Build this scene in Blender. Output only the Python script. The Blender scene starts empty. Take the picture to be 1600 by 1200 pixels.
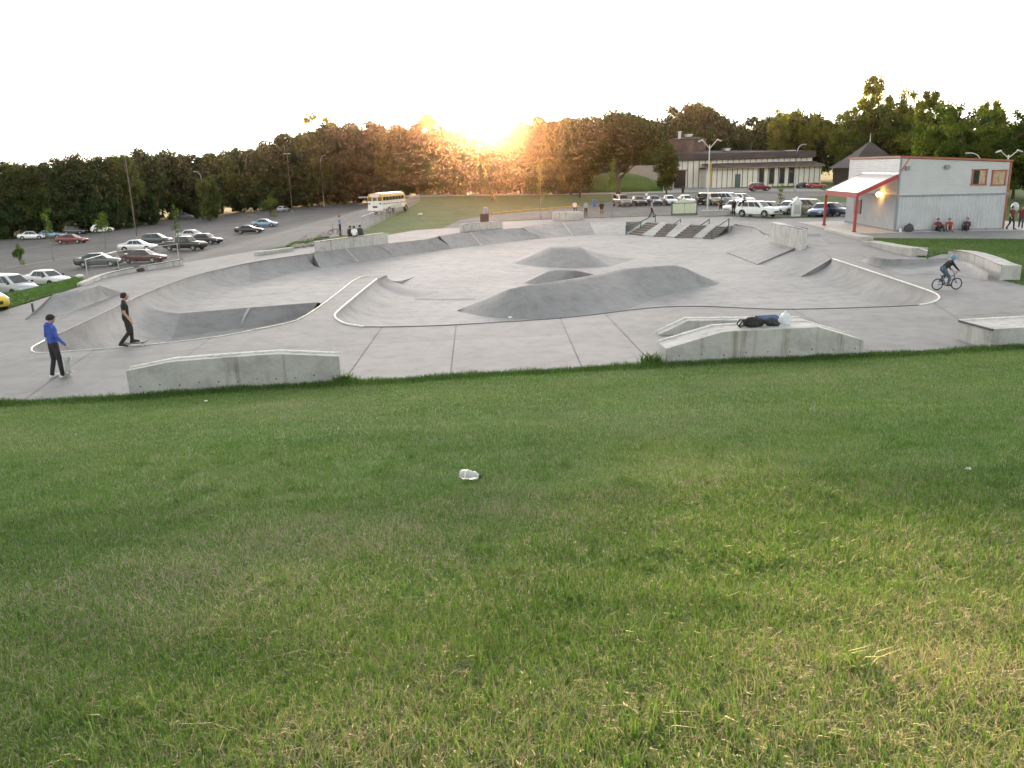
import bpy, bmesh, math, random
import numpy as np
from mathutils import Vector, Matrix
from mathutils.geometry import delaunay_2d_cdt

# ------------------------------------------------------------------ camera, sky, sun, exposure
S = bpy.context.scene
COL = S.collection
R = math.radians
CAM_H = 6.0
FPX = 1250.0                      # focal length for a frame 1600 wide
PITCH = math.atan(336 / 1250.0)
ROLL = R(1.5)
cp, sp, ca, sa = math.cos(PITCH), math.sin(PITCH), math.cos(ROLL), math.sin(ROLL)
camd = bpy.data.cameras.new('camera')
camd.sensor_width = 36.0
camd.lens = 36.0 * FPX / 1600.0
camd.clip_end = 5000
cam = bpy.data.objects.new('camera', camd)
COL.objects.link(cam)
_r = Vector((1, 0, 0)); _u = Vector((0, sp, cp)); _f = Vector((0, cp, -sp))
_x = _r * ca - _u * sa
_y = _r * sa + _u * ca
M = Matrix((_x, _y, -_f)).transposed().to_4x4()
M.translation = (0, 0, CAM_H)
cam.matrix_world = M
S.camera = cam

SUN_EL, SUN_AZ = R(2.92), R(-1.6)          # azimuth from +Y towards +X
world = bpy.data.worlds.new('World'); S.world = world; world.use_nodes = True
wn = world.node_tree.nodes; wl = world.node_tree.links
sky = wn.new('ShaderNodeTexSky'); sky.sky_type = 'NISHITA'; sky.sun_disc = False
sky.sun_elevation = SUN_EL
sky.sun_rotation = SUN_AZ
sky.air_density = 1.0; sky.dust_density = 1.5; sky.ozone_density = 0.6
hsv = wn.new('ShaderNodeHueSaturation'); hsv.inputs['Saturation'].default_value = 0.26     # desaturated for a neutral white balance
wl.new(sky.outputs[0], hsv.inputs['Color']); wl.new(hsv.outputs[0], wn['Background'].inputs[0])
wn['Background'].inputs[1].default_value = 0.15
sund = bpy.data.lights.new('sun', 'SUN'); sund.energy = 3.0; sund.angle = R(0.5); sund.color = (1.0, 0.62, 0.30)
sun = bpy.data.objects.new('sun', sund); COL.objects.link(sun)
sdir = Vector((math.sin(SUN_AZ) * math.cos(SUN_EL), math.cos(SUN_AZ) * math.cos(SUN_EL), math.sin(SUN_EL)))
sun.rotation_euler = (-sdir).to_track_quat('-Z', 'Y').to_euler()
sun.location = (0, 60, 80)
S.view_settings.view_transform = 'Standard'; S.view_settings.look = 'None'
S.view_settings.gamma = 1; S.view_settings.use_curve_mapping = False
S.view_settings.exposure = 3.0
S.render.engine = 'CYCLES'
S.cycles.use_denoising = True
S.cycles.max_bounces = 6; S.cycles.diffuse_bounces = 3; S.cycles.glossy_bounces = 3
S.cycles.transparent_max_bounces = 8; S.cycles.transmission_bounces = 4
S.cycles.use_adaptive_sampling = True; S.cycles.adaptive_threshold = 0.015

# ------------------------------------------------------------------ measuring: a sight line of the photograph meets a real plane
def ray(px, py):
    sx, sy = px - 800.0, 600.0 - py
    a = sx * ca + sy * sa; b = -sx * sa + sy * ca
    return (a, FPX * cp + b * sp, -FPX * sp + b * cp)
def G(px, py, z=0.0):
    r = ray(px, py); t = (z - CAM_H) / r[2]
    return Vector((r[0] * t, r[1] * t, z))
def D(px, py, y):
    r = ray(px, py); t = y / r[1]
    return Vector((r[0] * t, y, CAM_H + r[2] * t))
def ZU(base, py):                 # height above the ground at a place, read off the photograph's row
    px = 800 + (base[0] / base[1]) * FPX * 1.0
    for _ in range(4):
        z = D(px, py, base[1]); px += (base[0] - z[0]) / base[1] * FPX
    return D(px, py, base[1])[2]

def ss(t): t = min(1.0, max(0.0, t)); return t * t * (3 - 2 * t)
def LZ(x, y):                     # the car park lies lower than the skatepark on the left
    return (-3.0 * ss((-x - 22) / 18) - .02 * min(150, max(0.0, -x - 40))) * ss((y - 36) / 12)
def GL(px, py):
    z = 0.0
    for _ in range(80):
        p = G(px, py, z); z = .5 * z + .5 * LZ(p.x, p.y)
    p = G(px, py, z); p.z = LZ(p.x, p.y); return p
def GA(px, py): return GL(px, py) if px < 600 else G(px, py)

# ------------------------------------------------------------------ materials
MATS = {}
def nodes_of(name):
    m = bpy.data.materials.new(name); m.use_nodes = True
    nt = m.node_tree
    return m, nt, nt.nodes['Principled BSDF']
def N(nt, t, **kw):
    n = nt.nodes.new(t)
    for k, v in kw.items(): setattr(n, k, v)
    return n
def noise(nt, co, scale, detail=4, rough=0.55):
    n = N(nt, 'ShaderNodeTexNoise'); n.inputs['Scale'].default_value = scale
    n.inputs['Detail'].default_value = detail; n.inputs['Roughness'].default_value = rough
    nt.links.new(co, n.inputs['Vector']); return n.outputs['Fac']
def ramp(nt, fac, stops):
    n = N(nt, 'ShaderNodeValToRGB'); e = n.color_ramp.elements
    while len(e) < len(stops): e.new(0.5)
    for i, (p, c) in enumerate(stops):
        e[i].position = p; e[i].color = (*c, 1) if len(c) == 3 else c
    nt.links.new(fac, n.inputs[0]); return n.outputs[0]
def mixc(nt, a, b, fac=0.5, mode='MIX'):
    n = N(nt, 'ShaderNodeMix', data_type='RGBA', blend_type=mode)
    if isinstance(fac, (int, float)): n.inputs[0].default_value = fac
    else: nt.links.new(fac, n.inputs[0])
    for v, i in ((a, 6), (b, 7)):
        if isinstance(v, tuple): n.inputs[i].default_value = (*v, 1)
        else: nt.links.new(v, n.inputs[i])
    return n.outputs[2]
def bump(nt, bs, h, strength=0.3, dist=0.02):
    n = N(nt, 'ShaderNodeBump'); n.inputs['Strength'].default_value = strength
    n.inputs['Distance'].default_value = dist
    nt.links.new(h, n.inputs['Height']); nt.links.new(n.outputs[0], bs.inputs['Normal'])
def pos(nt, kind='pos'):
    if kind == 'pos': return N(nt, 'ShaderNodeNewGeometry').outputs['Position']
    return N(nt, 'ShaderNodeTexCoord').outputs['Object']

def mat(name, col, rough=0.6, metal=0.0, var=0.12, scale=3.0, co='obj', spec=None, emit=None, coat=0.0):
    """plain painted / plastic / cloth material with faint unevenness"""
    if name in MATS: return MATS[name]
    m, nt, bs = nodes_of(name)
    f = noise(nt, pos(nt, co), scale, 3)
    lo = tuple(max(0, c * (1 - var)) for c in col); hi = tuple(min(1, c * (1 + var)) for c in col)
    nt.links.new(ramp(nt, f, [(0.3, lo), (0.7, hi)]), bs.inputs['Base Color'])
    bs.inputs['Roughness'].default_value = rough; bs.inputs['Metallic'].default_value = metal
    if spec is not None: bs.inputs['Specular IOR Level'].default_value = spec
    if coat: bs.inputs['Coat Weight'].default_value = coat
    if emit:
        bs.inputs['Emission Color'].default_value = (*emit[0], 1); bs.inputs['Emission Strength'].default_value = emit[1]
    MATS[name] = m; return m

def concrete(name, base, stain=0.35, warm=(1.0, 0.985, 0.99), drips=False, rough=.75):
    if name in MATS: return MATS[name]
    m, nt, bs = nodes_of(name)
    p = pos(nt)
    b = tuple(base * w for w in warm)
    big = noise(nt, p, 0.22, 5, 0.6); mid = noise(nt, p, 1.3, 6, 0.65); fine = noise(nt, p, 26, 4, 0.7)
    c = ramp(nt, big, [(0.3, tuple(x * 0.86 for x in b)), (0.68, tuple(x * 1.10 for x in b))])
    c2 = ramp(nt, mid, [(0.32, (0.80, 0.79, 0.78)), (0.5, (1, 1, 1)), (0.72, (1.09, 1.09, 1.08))])
    c = mixc(nt, c, c2, 0.9, 'MULTIPLY')
    c3 = ramp(nt, fine, [(0.25, (0.84, 0.84, 0.84)), (0.6, (1.05, 1.05, 1.05))])
    c = mixc(nt, c, c3, 0.8, 'MULTIPLY')
    # scuffs: stretched wheel marks and worn streaks
    mp = N(nt, 'ShaderNodeMapping'); mp.inputs['Scale'].default_value = (0.8, 1.1, 1.0); mp.inputs['Rotation'].default_value = (0, 0, 0.5)
    nt.links.new(p, mp.inputs[0])
    st = noise(nt, mp.outputs[0], 1.1, 6, 0.7)
    c4 = ramp(nt, st, [(0.36, (1 - stain, 1 - stain, 1 - stain)), (0.50, (1, 1, 1)), (0.72, (1.10, 1.10, 1.10))])
    c = mixc(nt, c, c4, 0.45, 'MULTIPLY')
    oi = N(nt, 'ShaderNodeObjectInfo')       # every pour came out a little different
    c = mixc(nt, c, ramp(nt, oi.outputs['Random'], [(0, (.92, .925, .93)), (1, (1.07, 1.065, 1.055))]), 1.0, 'MULTIPLY')
    sk = N(nt, 'ShaderNodeTexNoise'); sk.inputs['Scale'].default_value = .55; sk.inputs['Detail'].default_value = 2; sk.inputs['Distortion'].default_value = 1.6; nt.links.new(p, sk.inputs['Vector'])
    c = mixc(nt, c, ramp(nt, sk.outputs['Fac'], [(.478, (1, 1, 1)), (.487, (.84, .84, .85)), (.493, (1, 1, 1)), (.548, (1, 1, 1)), (.553, (1.12, 1.12, 1.11)), (.566, (1, 1, 1))]), 0.6, 'MULTIPLY')
    if drips:        # water stains run down cast faces
        md = N(nt, 'ShaderNodeMapping'); md.inputs['Scale'].default_value = (2.2, 2.2, 0.10); nt.links.new(p, md.inputs[0])
        dn = noise(nt, md.outputs[0], 1.4, 4, 0.6)
        c = mixc(nt, c, ramp(nt, dn, [(0.33, (.62, .57, .47)), (0.44, (1, 1, 1)), (.75, (1.06, 1.06, 1.05))]), 0.9, 'MULTIPLY')
    nt.links.new(c, bs.inputs['Base Color'])
    bs.inputs['Roughness'].default_value = rough
    bump(nt, bs, fine, 0.15, 0.01)
    MATS[name] = m; return m

def asphalt(name, base=0.06):
    if name in MATS: return MATS[name]
    m, nt, bs = nodes_of(name); p = pos(nt)
    big = noise(nt, p, 0.12, 5, 0.6); fine = noise(nt, p, 18, 4, 0.7)
    c = ramp(nt, big, [(0.3, (base * .75, base * .74, base * .73)), (0.7, (base * 1.3, base * 1.27, base * 1.24))])
    c = mixc(nt, c, ramp(nt, fine, [(0.3, (0.7, 0.7, 0.7)), (0.7, (1.3, 1.3, 1.3))]), 0.8, 'MULTIPLY')
    mp = N(nt, 'ShaderNodeMapping'); mp.inputs['Scale'].default_value = (1.0, 0.12, 1.0); nt.links.new(p, mp.inputs[0])
    st = noise(nt, mp.outputs[0], 0.8, 5, 0.7)
    c = mixc(nt, c, ramp(nt, st, [(0.42, (0.75, 0.75, 0.75)), (0.55, (1, 1, 1)), (.8, (1.25, 1.22, 1.2))]), 0.7, 'MULTIPLY')
    nt.links.new(c, bs.inputs['Base Color']); bs.inputs['Roughness'].default_value = 0.85
    bump(nt, bs, fine, 0.3, 0.01)
    MATS[name] = m; return m

def lawn_mat(name, dark, light, dry, dry_amt=0.5):
    if name in MATS: return MATS[name]
    m, nt, bs = nodes_of(name); p = pos(nt)
    big = noise(nt, p, 0.25, 5, 0.6); mid = noise(nt, p, 2.0, 5, 0.7); fine = noise(nt, p, 22, 5, 0.75)
    c = ramp(nt, big, [(0.3, dark), (0.7, light)])
    c = mixc(nt, c, ramp(nt, mid, [(0.3, (0.65, 0.7, 0.6)), (0.7, (1.25, 1.2, 1.1))]), 0.85, 'MULTIPLY')
    c = mixc(nt, c, ramp(nt, fine, [(0.3, (0.5, 0.55, 0.45)), (0.7, (1.4, 1.35, 1.3))]), 0.85, 'MULTIPLY')
    d = noise(nt, p, 0.9, 6, 0.75)
    dm = N(nt, 'ShaderNodeMath', operation='MULTIPLY'); dm.inputs[1].default_value = dry_amt
    rr = ramp(nt, d, [(0.45, (0, 0, 0)), (0.65, (1, 1, 1))]); nt.links.new(rr, dm.inputs[0])
    c = mixc(nt, c, dry, dm.outputs[0])
    nt.links.new(c, bs.inputs['Base Color']); bs.inputs['Roughness'].default_value = 0.9
    bs.inputs['Specular IOR Level'].default_value = 0.15
    bump(nt, bs, fine, 0.8, 0.05)
    MATS[name] = m; return m

def leaf_mat(name, c1, c2, trans=0.45):
    """leaf colour varies from leaf to leaf and from tree to tree; light passes through the blade"""
    if name in MATS: return MATS[name]
    m = bpy.data.materials.new(name); m.use_nodes = True; nt = m.node_tree
    out = nt.nodes['Material Output']; bs = nt.nodes['Principled BSDF']
    at = N(nt, 'ShaderNodeAttribute', attribute_name='tone')
    oi = N(nt, 'ShaderNodeObjectInfo')
    c = ramp(nt, at.outputs['Fac'], [(0.0, c1), (1.0, c2)])
    hs = N(nt, 'ShaderNodeHueSaturation')
    mr = N(nt, 'ShaderNodeMapRange'); nt.links.new(oi.outputs['Random'], mr.inputs[0])
    mr.inputs[3].default_value = 0.75; mr.inputs[4].default_value = 1.3
    nt.links.new(mr.outputs[0], hs.inputs['Value']); nt.links.new(c, hs.inputs['Color'])
    mh = N(nt, 'ShaderNodeMapRange'); nt.links.new(oi.outputs['Random'], mh.inputs[0])
    mh.inputs[3].default_value = 0.53; mh.inputs[4].default_value = 0.49; nt.links.new(mh.outputs[0], hs.inputs['Hue'])
    nt.links.new(hs.outputs[0], bs.inputs['Base Color'])
    bs.inputs['Roughness'].default_value = 0.65; bs.inputs['Specular IOR Level'].default_value = 0.2
    tr = N(nt, 'ShaderNodeBsdfTranslucent')
    tc = mixc(nt, hs.outputs[0], (1.25, 1.5, 0.5), 1.0, 'MULTIPLY'); nt.links.new(tc, tr.inputs[0])
    mx = N(nt, 'ShaderNodeMixShader'); mx.inputs[0].default_value = trans
    nt.links.new(bs.outputs[0], mx.inputs[1]); nt.links.new(tr.outputs[0], mx.inputs[2])
    nt.links.new(mx.outputs[0], out.inputs[0])
    MATS[name] = m; return m

def glass(name='car_glass', col=(0.012, 0.014, 0.016)):
    if name in MATS: return MATS[name]
    m, nt, bs = nodes_of(name)
    f = noise(nt, pos(nt, 'obj'), 2.0, 2)
    nt.links.new(ramp(nt, f, [(0.3, col), (0.7, tuple(c * 1.5 for c in col))]), bs.inputs['Base Color'])
    bs.inputs['Roughness'].default_value = 0.06; bs.inputs['Specular IOR Level'].default_value = 0.7
    MATS[name] = m; return m

C_DECK = concrete('deck_concrete', 0.205, 0.25)
C_FLOOR = concrete('bowl_floor_concrete', 0.275, 0.22, rough=.75)
C_BANK = concrete('bank_concrete', 0.262, 0.28)
C_SHADED = concrete('shaded_concrete', 0.21, 0.28)  # darker copy: shade of slopes facing the camera put into the colour
C_WALL = concrete('cast_concrete', 0.44, 0.45, (1.0, 0.985, 0.95), True)
C_JOINT = concrete('joint_concrete', 0.11)
C_PALE = concrete('pale_concrete', 0.40, 0.25, (1.0, 0.97, 0.92))
STEEL = mat('worn_steel', (0.55, 0.55, 0.54), 0.4, 0.6)
DARKSTEEL = mat('dark_steel', (0.10, 0.10, 0.11), 0.5, 0.6)
WPAINT = mat('white_edge_paint', (0.72, 0.70, 0.66), 0.6, var=0.2, scale=6)

# ------------------------------------------------------------------ mesh helpers
class MB:
    def __init__(s): s.v = []; s.f = []; s.m = []
    def face(s, pts, m=0):
        i = len(s.v); s.v += [tuple(p) for p in pts]; s.f.append(tuple(range(i, i + len(pts)))); s.m.append(m)
    def add(s, vs, fs, m=0):
        i = len(s.v); s.v += [tuple(p) for p in vs]
        for f in fs: s.f.append(tuple(a + i for a in f)); s.m.append(m)
    def box(s, c, d, m=0, rz=0.0, mtx=None):
        x, y, z = d[0] / 2, d[1] / 2, d[2] / 2; co, si = math.cos(rz), math.sin(rz)
        vs = []
        for a, b, e in ((-x, -y, -z), (x, -y, -z), (x, y, -z), (-x, y, -z), (-x, -y, z), (x, -y, z), (x, y, z), (-x, y, z)):
            q = Vector((a * co - b * si, a * si + b * co, e))
            if mtx: q = mtx @ q
            vs.append((c[0] + q[0], c[1] + q[1], c[2] + q[2]))
        s.add(vs, [(3, 2, 1, 0), (4, 5, 6, 7), (0, 1, 5, 4), (1, 2, 6, 5), (2, 3, 7, 6), (3, 0, 4, 7)], m)
    def tube(s, pts, r, n=8, m=0, caps=True):
        pts = [Vector(p) for p in pts]; rs = r if isinstance(r, (list, tuple)) else [r] * len(pts)
        rings = []; up = Vector((0, 0, 1))
        for i, p in enumerate(pts):
            t = (pts[min(i + 1, len(pts) - 1)] - pts[max(i - 1, 0)])
            t = t.normalized() if t.length > 1e-9 else Vector((0, 0, 1))
            a = t.cross(up)
            if a.length < 1e-3: a = t.cross(Vector((1, 0, 0)))
            a.normalize(); b = a.cross(t)
            rings.append([p + (a * math.cos(2 * math.pi * k / n) + b * math.sin(2 * math.pi * k / n)) * rs[i] for k in range(n)])
        i0 = len(s.v)
        for rg in rings: s.v += [tuple(q) for q in rg]
        for i in range(len(pts) - 1):
            for k in range(n):
                k2 = (k + 1) % n
                s.f.append((i0 + i * n + k, i0 + i * n + k2, i0 + (i + 1) * n + k2, i0 + (i + 1) * n + k)); s.m.append(m)
        if caps:
            s.f.append(tuple(i0 + k for k in reversed(range(n)))); s.m.append(m)
            s.f.append(tuple(i0 + (len(pts) - 1) * n + k for k in range(n))); s.m.append(m)
    def loft(s, rings, m=0, close=True, caps=True):
        n = len(rings[0]); i0 = len(s.v)
        for rg in rings: s.v += [tuple(q) for q in rg]
        for i in range(len(rings) - 1):
            for k in range(n if close else n - 1):
                k2 = (k + 1) % n
                s.f.append((i0 + i * n + k, i0 + i * n + k2, i0 + (i + 1) * n + k2, i0 + (i + 1) * n + k)); s.m.append(m)
        if caps and close:
            s.f.append(tuple(i0 + k for k in reversed(range(n)))); s.m.append(m)
            s.f.append(tuple(i0 + (len(rings) - 1) * n + k for k in range(n))); s.m.append(m)
    def mesh(s, name, mats, smooth=False, bev=0.0, fix=True):
        me = bpy.data.meshes.new(name); me.from_pydata(s.v, [], s.f)
        mats = mats if isinstance(mats, (list, tuple)) else [mats]
        for m in mats: me.materials.append(m)
        if len(mats) > 1: me.polygons.foreach_set('material_index', s.m)
        if fix or bev:
            bm = bmesh.new(); bm.from_mesh(me)
            bmesh.ops.remove_doubles(bm, verts=bm.verts, dist=1e-5)
            bmesh.ops.recalc_face_normals(bm, faces=bm.faces)
            if bev:
                ed = [e for e in bm.edges if len(e.link_faces) == 2 and e.calc_face_angle(0) > 0.5]
                bmesh.ops.bevel(bm, geom=ed, offset=bev, segments=2, affect='EDGES', clamp_overlap=True)
            bm.to_mesh(me); bm.free()
        if smooth:
            me.polygons.foreach_set('use_smooth', [True] * len(me.polygons))
            if smooth != 'all':
                try: me.set_sharp_from_angle(angle=R(38))
                except Exception: pass
        me.update(); return me
    def build(s, name, mats, parent=None, smooth=False, bev=0.0, fix=True):
        o = bpy.data.objects.new(name, s.mesh(name, mats, smooth, bev, fix)); COL.objects.link(o)
        if parent: o.parent = parent
        return o
def tag(o, label=None, cat=None, group=None, kind=None):
    if label: o['label'] = label
    if cat: o['category'] = cat
    if group: o['group'] = group
    if kind: o['kind'] = kind
    return o
def empty(name, loc=(0, 0, 0), rz=0.0, label=None, cat=None, group=None):
    o = bpy.data.objects.new(name, None); COL.objects.link(o); o.location = loc; o.rotation_euler = (0, 0, rz)
    o.empty_display_size = 0.3
    return tag(o, label, cat, group)
def copy_tree(o, parent=None):
    c = o.copy(); COL.objects.link(c)
    c.parent = parent
    for ch in list(o.children): copy_tree(ch, c)
    return c
def fill2d(outer, holes=()):
    """triangles of a flat outline with holes: returns points, faces"""
    pts = []; edges = []
    for lp in [outer] + list(holes):
        i0 = len(pts); pts += [Vector((p[0], p[1])) for p in lp]
        edges += [(i0 + i, i0 + (i + 1) % len(lp)) for i in range(len(lp))]
    vs, es, fs, a, b, c = delaunay_2d_cdt(pts, edges, [], 0, 1e-6)
    def inside(p, lp):
        r = False; n = len(lp)
        for i in range(n):
            x1, y1 = lp[i][0], lp[i][1]; x2, y2 = lp[(i + 1) % n][0], lp[(i + 1) % n][1]
            if (y1 > p[1]) != (y2 > p[1]) and p[0] < (x2 - x1) * (p[1] - y1) / (y2 - y1) + x1: r = not r
        return r
    keep = []
    for f in fs:
        cx = sum(vs[i][0] for i in f) / len(f); cy = sum(vs[i][1] for i in f) / len(f)
        if inside((cx, cy), outer) and not any(inside((cx, cy), h) for h in holes): keep.append(tuple(f))
    return [(v[0], v[1]) for v in vs], keep
def sheet(name, outer, z, m, holes=(), parent=None, kind='structure'):
    vs, fs = fill2d(outer, holes); b = MB(); b.add([(x, y, z) for x, y in vs], fs)
    o = b.build(name, m, parent)
    if kind and not parent: o['kind'] = kind
    for p in o.data.polygons:
        if p.normal.z < 0: p.flip()
    return o
def drape(name, outer, dz, m, holes=()):
    """sheet laid over the falling ground"""
    vs, fs = fill2d(outer, holes); bm = bmesh.new(); bv = [bm.verts.new((x, y, 0)) for x, y in vs]
    for f in fs: bm.faces.new([bv[i] for i in f])
    cuts = [((x, 0, 0), (1, 0, 0)) for x in [-190, -115, -70, -48] + list(range(-40, -20, 2))] + [((0, y, 0), (0, 1, 0)) for y in (36, 38, 40, 42, 44, 46, 48, 75, 110, 160)]
    for co, no in cuts: bmesh.ops.bisect_plane(bm, geom=bm.verts[:] + bm.edges[:] + bm.faces[:], plane_co=co, plane_no=no, dist=1e-5)
    for v in bm.verts: v.co.z = LZ(v.co.x, v.co.y) + dz
    bmesh.ops.triangulate(bm, faces=bm.faces[:])
    bmesh.ops.recalc_face_normals(bm, faces=bm.faces)
    me = bpy.data.meshes.new(name); bm.to_mesh(me); bm.free(); me.materials.append(m)
    o = bpy.data.objects.new(name, me); COL.objects.link(o); o['kind'] = 'structure'
    for p in me.polygons:
        if p.normal.z < 0: p.flip()
    return o
def PX(lst, z=0.0): return [G(a, b, z) for a, b in lst]
def resample(pts, n):
    pts = [Vector(p) for p in pts]; L = [0]
    for i in range(1, len(pts)): L.append(L[-1] + (pts[i] - pts[i - 1]).length)
    out = []
    for k in range(n):
        t = L[-1] * k / (n - 1); i = 1
        while i < len(L) - 1 and L[i] < t: i += 1
        u = (t - L[i - 1]) / max(1e-9, L[i] - L[i - 1]); out.append(pts[i - 1].lerp(pts[i], u))
    return out
def smooth_chain(pts, it=2):
    pts = [Vector(p) for p in pts]
    for _ in range(it):
        q = [pts[0]]
        for a, b in zip(pts[:-1], pts[1:]): q += [a.lerp(b, .25), a.lerp(b, .75)]
        q.append(pts[-1]); pts = q
    return pts
random.seed(7)

# ================================================================== GROUND
LAWN = lawn_mat('lawn_ground', (0.045, 0.085, 0.020), (0.075, 0.125, 0.030), (0.16, 0.14, 0.06), 0.25)
FIELD = lawn_mat('far_lawn', (0.050, 0.095, 0.022), (0.085, 0.14, 0.034), (0.17, 0.15, 0.06), 0.25)
ASPH = asphalt('car_park_asphalt', 0.088)
ASPH2 = asphalt('plaza_asphalt', 0.095)

# rim of the sunken bowl, at deck height (counter-clockwise seen from above: near side first)
rim_near_l = [(60, 552), (110, 549), (200, 542), (260, 536), (310, 530), (350, 525), (395, 516), (440, 507.5), (470, 499), (505, 475.5), (530, 456), (557, 434.5)]
rim_tip = [(578, 431.5), (604, 429.5), (588, 436.5)]
rim_pen = [(555, 463.5), (530, 484.5), (524, 490.5), (522.5, 494), (526, 499.5), (538, 506.5), (569, 511), (623, 511)]
rim_near_r = [(700, 508.5), (800, 502.5), (876, 497.5), (940, 490.5), (1000, 482.5), (1050, 479), (1100, 478.7), (1140, 480.5), (1200, 483.5), (1260, 483.3), (1340, 481), (1400, 479), (1435, 477), (1455, 474), (1466, 469), (1469, 464), (1460, 457.5)]
rim_r1 = [(1430, 447), (1400, 437), (1350, 420.5), (1301, 404.5)]
rim_r2 = [(1285, 394), (1264, 385)]
rim_r3 = [(1251, 384), (1200, 367)]
rim_r4 = [(1180, 356), (1150, 350)]
rim_stair = [(1138.5, 354.3), (1108, 352), (1063, 349.8), (1024, 347.3), (1004, 346.6)]
rim_far = [(976, 346.5), (921, 347.6), (847, 349.5), (814, 356.5), (759, 359), (686, 368.5), (680, 371), (665, 374), (593, 382), (501, 393), (479, 397.5), (430, 404.5), (389, 411), (350, 419.5), (300, 431.5), (250, 449)]
rim_left = [(217, 463), (185, 478), (145, 497), (108, 515), (70, 532), (52, 541), (48, 546), (51, 550)]
RIM = PX(rim_near_l + rim_tip + rim_pen + rim_near_r + rim_r1 + rim_r2 + rim_r3 + rim_r4 + rim_stair + rim_far + rim_left)
OUT = PX([(-260, 646), (0, 632), (200, 621), (540, 599), (1030, 571), (1350, 556), (1600, 543), (1900, 526), (2100, 430), (1950, 352), (1600, 346),
          (1400, 339), (1310, 338), (1180, 340), (1100, 336), (1000, 338.5), (930, 341), (860, 343), (790, 346), (735, 349.5), (717, 355.5), (650, 359.5), (607, 367),
          (500, 381), (460, 388), (400, 391.5), (350, 400), (285, 411), (200, 426), (133, 441), (128, 447), (55, 470), (0, 487), (-120, 523), (-300, 575)])
EDGE = [G(-260, 646), G(0, 632), G(1600, 543), G(1900, 526)]

# one lawn sheet out to the horizon, with the park cut out of it
c_in = sum((Vector(p) for p in OUT), Vector()) / len(OUT)
hole = [Vector(p) for p in OUT]
B = 2500
ground = drape('ground', [(-B, -B), (B, -B), (B, B), (-B, B)], -0.035, FIELD, holes=[[(p.x, p.y) for p in hole]])
b = MB()
for i in range(len(OUT)):
    p, q = OUT[i], OUT[(i + 1) % len(OUT)]; b.face([(p.x, p.y, -.005), (q.x, q.y, -.005), (q.x, q.y, -4.5), (p.x, p.y, -4.5)])
o = b.build('deck_retaining_edge', C_WALL); o['kind'] = 'structure'

# ---- deck: slabs separated by sawn joints
deck_base = sheet('skatepark_deck', OUT, -0.03, C_JOINT, holes=[RIM])
vs, fs = fill2d(OUT, [RIM])
bm = bmesh.new()
bv = [bm.verts.new((x, y, 0)) for x, y in vs]
for f in fs: bm.faces.new([bv[i] for i in f])
bmesh.ops.recalc_face_normals(bm, faces=bm.faces)
joints = [((713, 507), (703, 592)), ((876, 498), (912, 580)), ((945, 490), (1022, 571)), ((580, 535), (540, 592)), ((330, 528), (205, 620)), ((1240, 484), (1370, 556)), ((1460, 474), (1560, 540)), ((150, 545), (30, 630))]
planes = []
for a, b in joints:
    p, q = G(*a), G(*b); t = (q - p).normalized(); n = Vector((-t.y, t.x, 0)); planes.append((p, n))
planes.append((Vector((0, 29, 0)), Vector((-.11, 1, 0)).normalized())); planes.append((Vector((0, 60, 0)), Vector((0, 1, 0))))
for p, n in planes:
    for s in (-1, 1):
        bmesh.ops.bisect_plane(bm, geom=bm.verts[:] + bm.edges[:] + bm.faces[:], plane_co=p + n * 0.014 * s, plane_no=n, dist=1e-5)
groups = {}
for f in bm.faces:
    c = f.calc_center_median(); key = []; dead = False
    for i, (p, n) in enumerate(planes):
        d = (c - p).dot(n)
        # the long cross joint only runs over the near apron; the radial ones stop at the bowl
        if abs(d) < 0.0139:
            live = (c.y < 52) if i < 8 else True
            if i == 8: live = abs(c.x) < 60 and c.y < 40
            if live: dead = True
        key.append(d > 0)
    if not dead: groups.setdefault((tuple(key)), []).append([v.co.copy() for v in f.verts])
for k, polys in groups.items():
    if sum(1 for _ in polys) == 0: continue
    b = MB()
    for q in polys: b.face(q)
    o = b.build('slab', C_DECK, deck_base)
    for p in o.data.polygons:
        if p.normal.z < 0: p.flip()
bm.free()

# ---- bowl floor, pit and banks
FZ, PZ = -1.0, -1.8
bowl = sheet('bowl_floor', [Vector(p) for p in PX(rim_far[::-1][0:0])] + [(p.x, p.y) for p in
        PX([(282, 489.5), (390, 480.5), (497, 472.5)], FZ)] + [(p.x, p.y) for p in PX([(530, 456), (557, 434.5), (578, 431.5), (604, 429.5), (588, 436.5), (555, 463.5), (524, 491), (538, 507), (569, 511)])] +
        [(p.x, p.y) for p in PX(rim_near_r + rim_r1 + rim_r2 + rim_r3 + rim_r4 + rim_stair + rim_far)], FZ, C_FLOOR)
pit_floor = sheet('pit_floor', [(p.x, p.y) for p in PX([(60, 552), (260, 536), (470, 499), (530, 456)])] + [(p.x, p.y) for p in PX([(500, 470), (390, 478), (270, 488)], FZ)] +
                  [(p.x, p.y) for p in PX([(217, 463), (108, 515), (48, 546)])], PZ, C_SHADED)

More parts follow.
